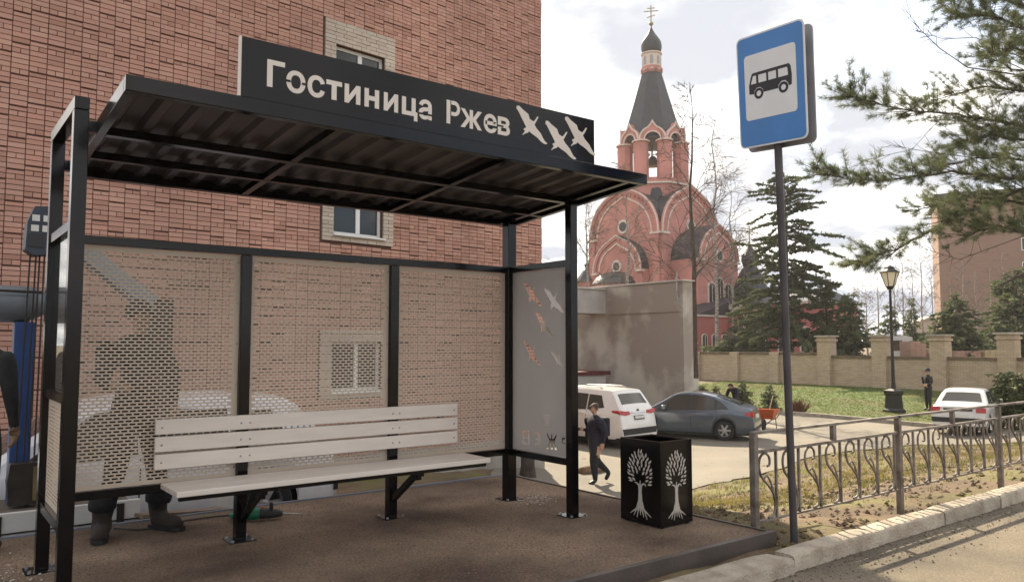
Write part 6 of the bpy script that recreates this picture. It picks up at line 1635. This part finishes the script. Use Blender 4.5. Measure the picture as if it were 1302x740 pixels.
def bare(pts_px, Z, r_, side=8):
    Q = [Vector(at(x_,y_,Z*KP)) for x_,y_ in pts_px]; bo = MB(); bo.tube(Q,[r_*(1-.8*i/(len(Q)-1)) for i in range(len(Q))],5)
    for k in range(side*2):
        t = rr.uniform(.1,1); i = min(len(Q)-2,int(t*(len(Q)-1))); p = Q[i].lerp(Q[i+1],t*(len(Q)-1)-i); dv_ = (Q[i+1]-Q[i]).normalized(); d = (dv_+Vector((rr.gauss(0,.5),rr.gauss(0,.5),rr.gauss(0,.6)))).normalized(); l_ = rr.uniform(.2,.7)
        bo.tube([p,p+d*l_*.5,p+d*l_+LZ*rr.uniform(0,.1)],[.007,.005,.003],3,cap=False)
    bo.build('bare_branch', bark_d, pine)
bare([(1290,95),(1230,86),(1195,62),(1170,38),(1148,8)],13.0,.018); bare([(1302,75),(1240,48),(1200,50),(1165,40)],13.4,.013,10); bare([(1302,170),(1250,158),(1195,152),(1160,190),(1130,185)],13.2,.012,10)
bare([(1302,348),(1285,356),(1264,366)],12.6,.045,1); bare([(1302,230),(1230,200),(1160,190),(1095,205),(1070,235)],13.6,.012,10); bare([(1302,300),(1220,330),(1180,318),(1150,300)],13.8,.012,12)
m = MB(); m.v = [tuple(v) for v in NV]; m.f = NF; m.m = [0]*len(NF); struct(m.build('needles', needle, pine),'stuff')

# ------------------------------------------------------------------ street lamp
lp_ = hit(1137,525); lg = tz(lp_[0],lp_[1]); sl_ = (525-337)/FPX*31.6
lt = thing('street_lamp','black lamp post with a square lantern on the lawn by the boundary wall','street lamp',(lp_[0],lp_[1],lg))
H_ = at(1137,337,math.hypot(lp_[0],lp_[1])*.80)[2]
dp = (np.array([lp_[0],lp_[1],0])@_F0); H_ = at(1133,337,dp)[2]-lg
c_ = (lp_[0],lp_[1],lg)
iron = mat('cast_iron',(0.015,0.014,0.014),.5,.3,.2,6)
MB().lathe([(.42,-.1),(.42,.12),(.34,.2),(.30,.7),(.36,.78),(.36,.9),(.12,.98)],4,c_,a0=.5).build('pedestal', iron, lt)
MB().lathe([(.10,.95),(.075,1.3),(.06,2.2),(.05,H_-1.1),(.08,H_-1.08),(.04,H_-1.0)],12,c_).build('pole', iron, lt, smooth=40)
lz_ = H_-1.0
MB().lathe([(.10,lz_),(.16,lz_+.12),(.18,lz_+.14)],6,c_,a0=.2).build('lantern_base', iron, lt)
langlass = glass_mat('lantern_glass',(0.75,0.68,0.52),.35)
MB().lathe([(.17,lz_+.141),(.34,lz_+.70)],6,c_,a0=.2).build('lantern_glass', langlass, lt)
MB().lathe([(.40,lz_+.702),(.40,lz_+.74),(.22,lz_+.85),(.20,lz_+.92),(.05,lz_+1.0)],6,c_,a0=.2).build('lantern_cap', iron, lt)
for k in range(6):
    a = .2+k*math.pi/3; MB().bar((c_[0]+.175*math.cos(a),c_[1]+.175*math.sin(a),lg+lz_+.14),(c_[0]+.35*math.cos(a),c_[1]+.35*math.sin(a),lg+lz_+.70),.025,.025).build('lantern_rib', iron, lt)

# ------------------------------------------------------------------ wheelbarrow
wb = hit(977,546); wg = tz(wb[0],wb[1])+.02
bar_ = thing('wheelbarrow','orange wheelbarrow standing behind the liftback','wheelbarrow',(wb[0],wb[1],wg),local=True,rz=R(200))
orange = mat('orange_paint',(0.50,0.10,0.025),.5,0,.15,6)
m = MB(); top_ = [(-.42,-.32,.68),(.46,-.32,.72),(.46,.32,.72),(-.42,.32,.68)]; bot_ = [(-.22,-.2,.38),(.22,-.2,.36),(.22,.2,.36),(-.22,.2,.38)]; ti = [(a*.95,b_*.95,c+.003) for a,b_,c in top_]; bi = [(a*.95,b_*.95,c+.02) for a,b_,c in bot_]
m.add(top_+bot_+ti+bi,[(0,4,5,1),(1,5,6,2),(2,6,7,3),(3,7,4,0),(4,7,6,5),(8,9,13,12),(9,10,14,13),(10,11,15,14),(11,8,12,15),(12,13,14,15),(0,1,9,8),(1,2,10,9),(2,3,11,10),(3,0,8,11)]); m.build('tray', orange, bar_)
for y_ in (-.22,.22): MB().tube([(.62,y_*.35,.20),(.25,y_*.8,.34),(-.3,y_,.37),(-.85,y_*1.25,.62)],.018,6).build('handle', rust, bar_); MB().tube([(-.15,y_,.36),(-.25,y_,.0)],.016,6).build('leg', rust, bar_)
ty = MB().lathe([(.08,-.035),(.19,-.04),(.20,0),(.19,.04),(.08,.035)],18); MB().add([(a+.62,c,b_+.20) for a,b_,c in ty.v],ty.f).build('wheel', tyre_m, bar_, smooth=40)
sh_ = MB(); sh_.tube([(.1,.05,.60),(-.35,.1,1.15)],.016,6); sh_.v = [(a,b_,c) for a,b_,c in sh_.v]; tag(sh_.build('shovel_handle', mat('pale_wood',(0.40,0.28,0.16),.7), None), 'pale wooden tool handle sticking up out of the orange wheelbarrow', 'tool')
o_ = bpy.data.objects['shovel_handle']; o_.location = (wb[0],wb[1],wg); o_.rotation_euler = (0,0,R(200))

# ------------------------------------------------------------------ brick stacks beyond the wall
redb = island_brick('stack_brick',[(0.33,0.20,0.15),(0.40,0.25,0.19),(0.36,0.22,0.165)]); yelb = island_brick('stack_brick_yellow',[(0.42,0.33,0.19),(0.48,0.38,0.23),(0.40,0.30,0.17)])
palw = mat('pallet_wood',(0.30,0.22,0.14),.9,0,.2,6)
for k,(x_,yt,wpx,mt,lb_) in enumerate(((1161,434,22,redb,'tall stack of reddish bricks beyond the wall beside the white lorry'),(1184,446,22,redb,'lower stack of reddish bricks beside the tall stack'),(1217,446,20,redb,'stack of brownish bricks behind the wall between two pillars'),(1233,446,14,redb,'narrow stack of brownish bricks touching the yellow stack'),(1254,445,22,yelb,'stack of yellow bricks behind the boundary wall'))):
    Z = 44.5; c = at(x_,450,Z); g0 = tz(c[0],c[1]); ht = at(x_,yt,Z)[2]-g0; wd = wpx*Z/FPX
    bs = thing('brick_stack', lb_, 'brick stack', (c[0],c[1],g0), local=True, rz=TH-math.pi/2+R(8))
    for yy in (-.45,0,.45): MB().box((-wd/2,yy-.05,-.03),(wd/2,yy+.05,.10)).build('pallet_runner', palw, bs)
    MB().box((-wd/2,-.5,.101),(wd/2,.5,.125)).build('pallet_deck', palw, bs)
    m = MB(); nzz = max(3,int((ht-.126)/.10)); hz_ = (ht-.126)/nzz; nxx = max(3,int(wd/.25))
    for j in range(nzz):
        for i in range(nxx):
            for q in range(4):
                if j == nzz-1 and random.random() < .25: continue
                x0 = -wd/2+i*wd/nxx+random.uniform(0,.02); m.box((x0,-.5+q*.25,.126+j*hz_),(x0+wd/nxx-.022,-.5+q*.25+.235,.126+(j+1)*hz_-.008))
    struct(m.build('bricks', mt, bs),'stuff')

# ------------------------------------------------------------------ things lying about the platform
dg = on_z(333,661,0)
dr_ = thing('power_drill','green and black electric hammer drill lying on the platform behind the bench','drill',(dg[0],dg[1],0),local=True,rz=R(-22))
green = mat('drill_green',(0.01,0.14,0.07),.45,0,.15,8)
MB().tube([(-.20,0,.05),(-.17,0,.058),(-.05,0,.06),(-.02,0,.058)],[.035,.05,.052,.045],12).build('motor_housing', green, dr_, smooth=50)
MB().tube([(-.019,0,.058),(.06,0,.055),(.13,0,.05),(.17,0,.048)],[.047,.044,.034,.022],12).build('gear_case', dark_pl, dr_, smooth=50)
MB().tube([(.171,0,.048),(.33,0,.035)],[.008,.005],6).build('drill_bit', steel, dr_)
MB().tube([(-.20,0,.05),(-.24,.05,.04),(-.26,.13,.03)],[.03,.026,.022],8).build('grip', green, dr_, smooth=50)
MB().tube([(.07,0,.055),(.075,-.02,.11),(.075,-.03,.15)],[.016,.017,.014],8).build('side_handle', dark_pl, dr_, smooth=50)
MB().lathe([(.014,.10),(.014,.115)],8,(.0,-.0,0)).build('switch', mat('orange_switch',(0.5,0.12,0.03),.5), dr_)
MB().tube([(-.26,.13,.03),(-.40,.20,.012),(-.62,.12,.010),(-.72,.02,.010),(-.80,-.10,.010),(-.95,-.14,.010),(-1.15,-.02,.010)],.007,6).build('cable', dark_pl, dr_, smooth=True)
wood = mat('old_board',(0.17,0.12,0.085),.9,0,.25,5,.3,40,stretch=(1,8,8))
for k,(x0,y0,x1,y1,z_,lb_) in enumerate(((1.62,7.42,2.25,7.62,-.03,'old timber board leaning by the lorry bed, topmost of three'),(1.66,7.55,2.45,7.80,-.07,'old timber board lying under the topmost board by the lorry'),(1.70,7.72,2.60,7.95,-.12,'old timber board lowest of the three by the lorry'))):
    tag(MB().bar((x0,y0,z_+.05),(x1,y1,z_-.02),.14,.03).build('timber_board', wood, org=(x0,y0,z_)), lb_, 'board')
pbk = on_y(288,634,8.1)
tag(MB().box((pbk[0]-.12,8.0,tz(2.2,8.1)-.02),(pbk[0]+.12,8.22,pbk[2]+.06)).build('concrete_block', MATS['dropside_white'], org=(pbk[0],8.1,tz(2.2,8.1)), bevel=.01), 'pale concrete block behind the bench post', 'block')
st = hit(671,606); sg_ = tz(st[0],st[1])
stump = thing('tree_stump','dark brown tree stump behind the shelter corner post','stump',(st[0],st[1],sg_))
MB().lathe([(.22,-.15),(.18,.05),(.15,.25),(.15,.62),(.14,.64)],12,(st[0],st[1],sg_)).build('stump_body', bark_d, stump, smooth=40)
MB().lathe([(.138,.641),(.10,.645)],12,(st[0],st[1],sg_)).build('cut_face', wood, stump)
l0 = hit(738,603); l1 = hit(768,600)
tag(MB().tube([Vector(l0)+LZ*.06, Vector(l0).lerp(Vector(l1),.5)+LZ*.09, Vector(l1)+LZ*.08],[.10,.12,.09],9).build('rotten_log', mat('log_brown',(0.17,0.105,0.06),.9,0,.3,6,.5,25), smooth=True, org=tuple(l0)), 'short brown log lying on the yard edge by the walking man', 'log')

# ------------------------------------------------------------------ added scattering box that imitates a veil of lens glare over the distance
hz = MB().box((-30,-26,-3.0),(135,110,48)).build('glare_veil', [])
hm = bpy.data.materials.new('glare_veil_scatter'); hm.use_nodes = True
hm.node_tree.nodes.clear(); ho_ = hm.node_tree.nodes.new('ShaderNodeOutputMaterial'); hv = hm.node_tree.nodes.new('ShaderNodeVolumePrincipled')
hv.inputs['Color'].default_value = (0.93,0.92,0.90,1); hv.inputs['Density'].default_value = 0.00045; hv.inputs['Anisotropy'].default_value = 0.35
hm.node_tree.links.new(hv.outputs[0], ho_.inputs['Volume']); hz.data.materials.append(hm); struct(hz,'stuff')
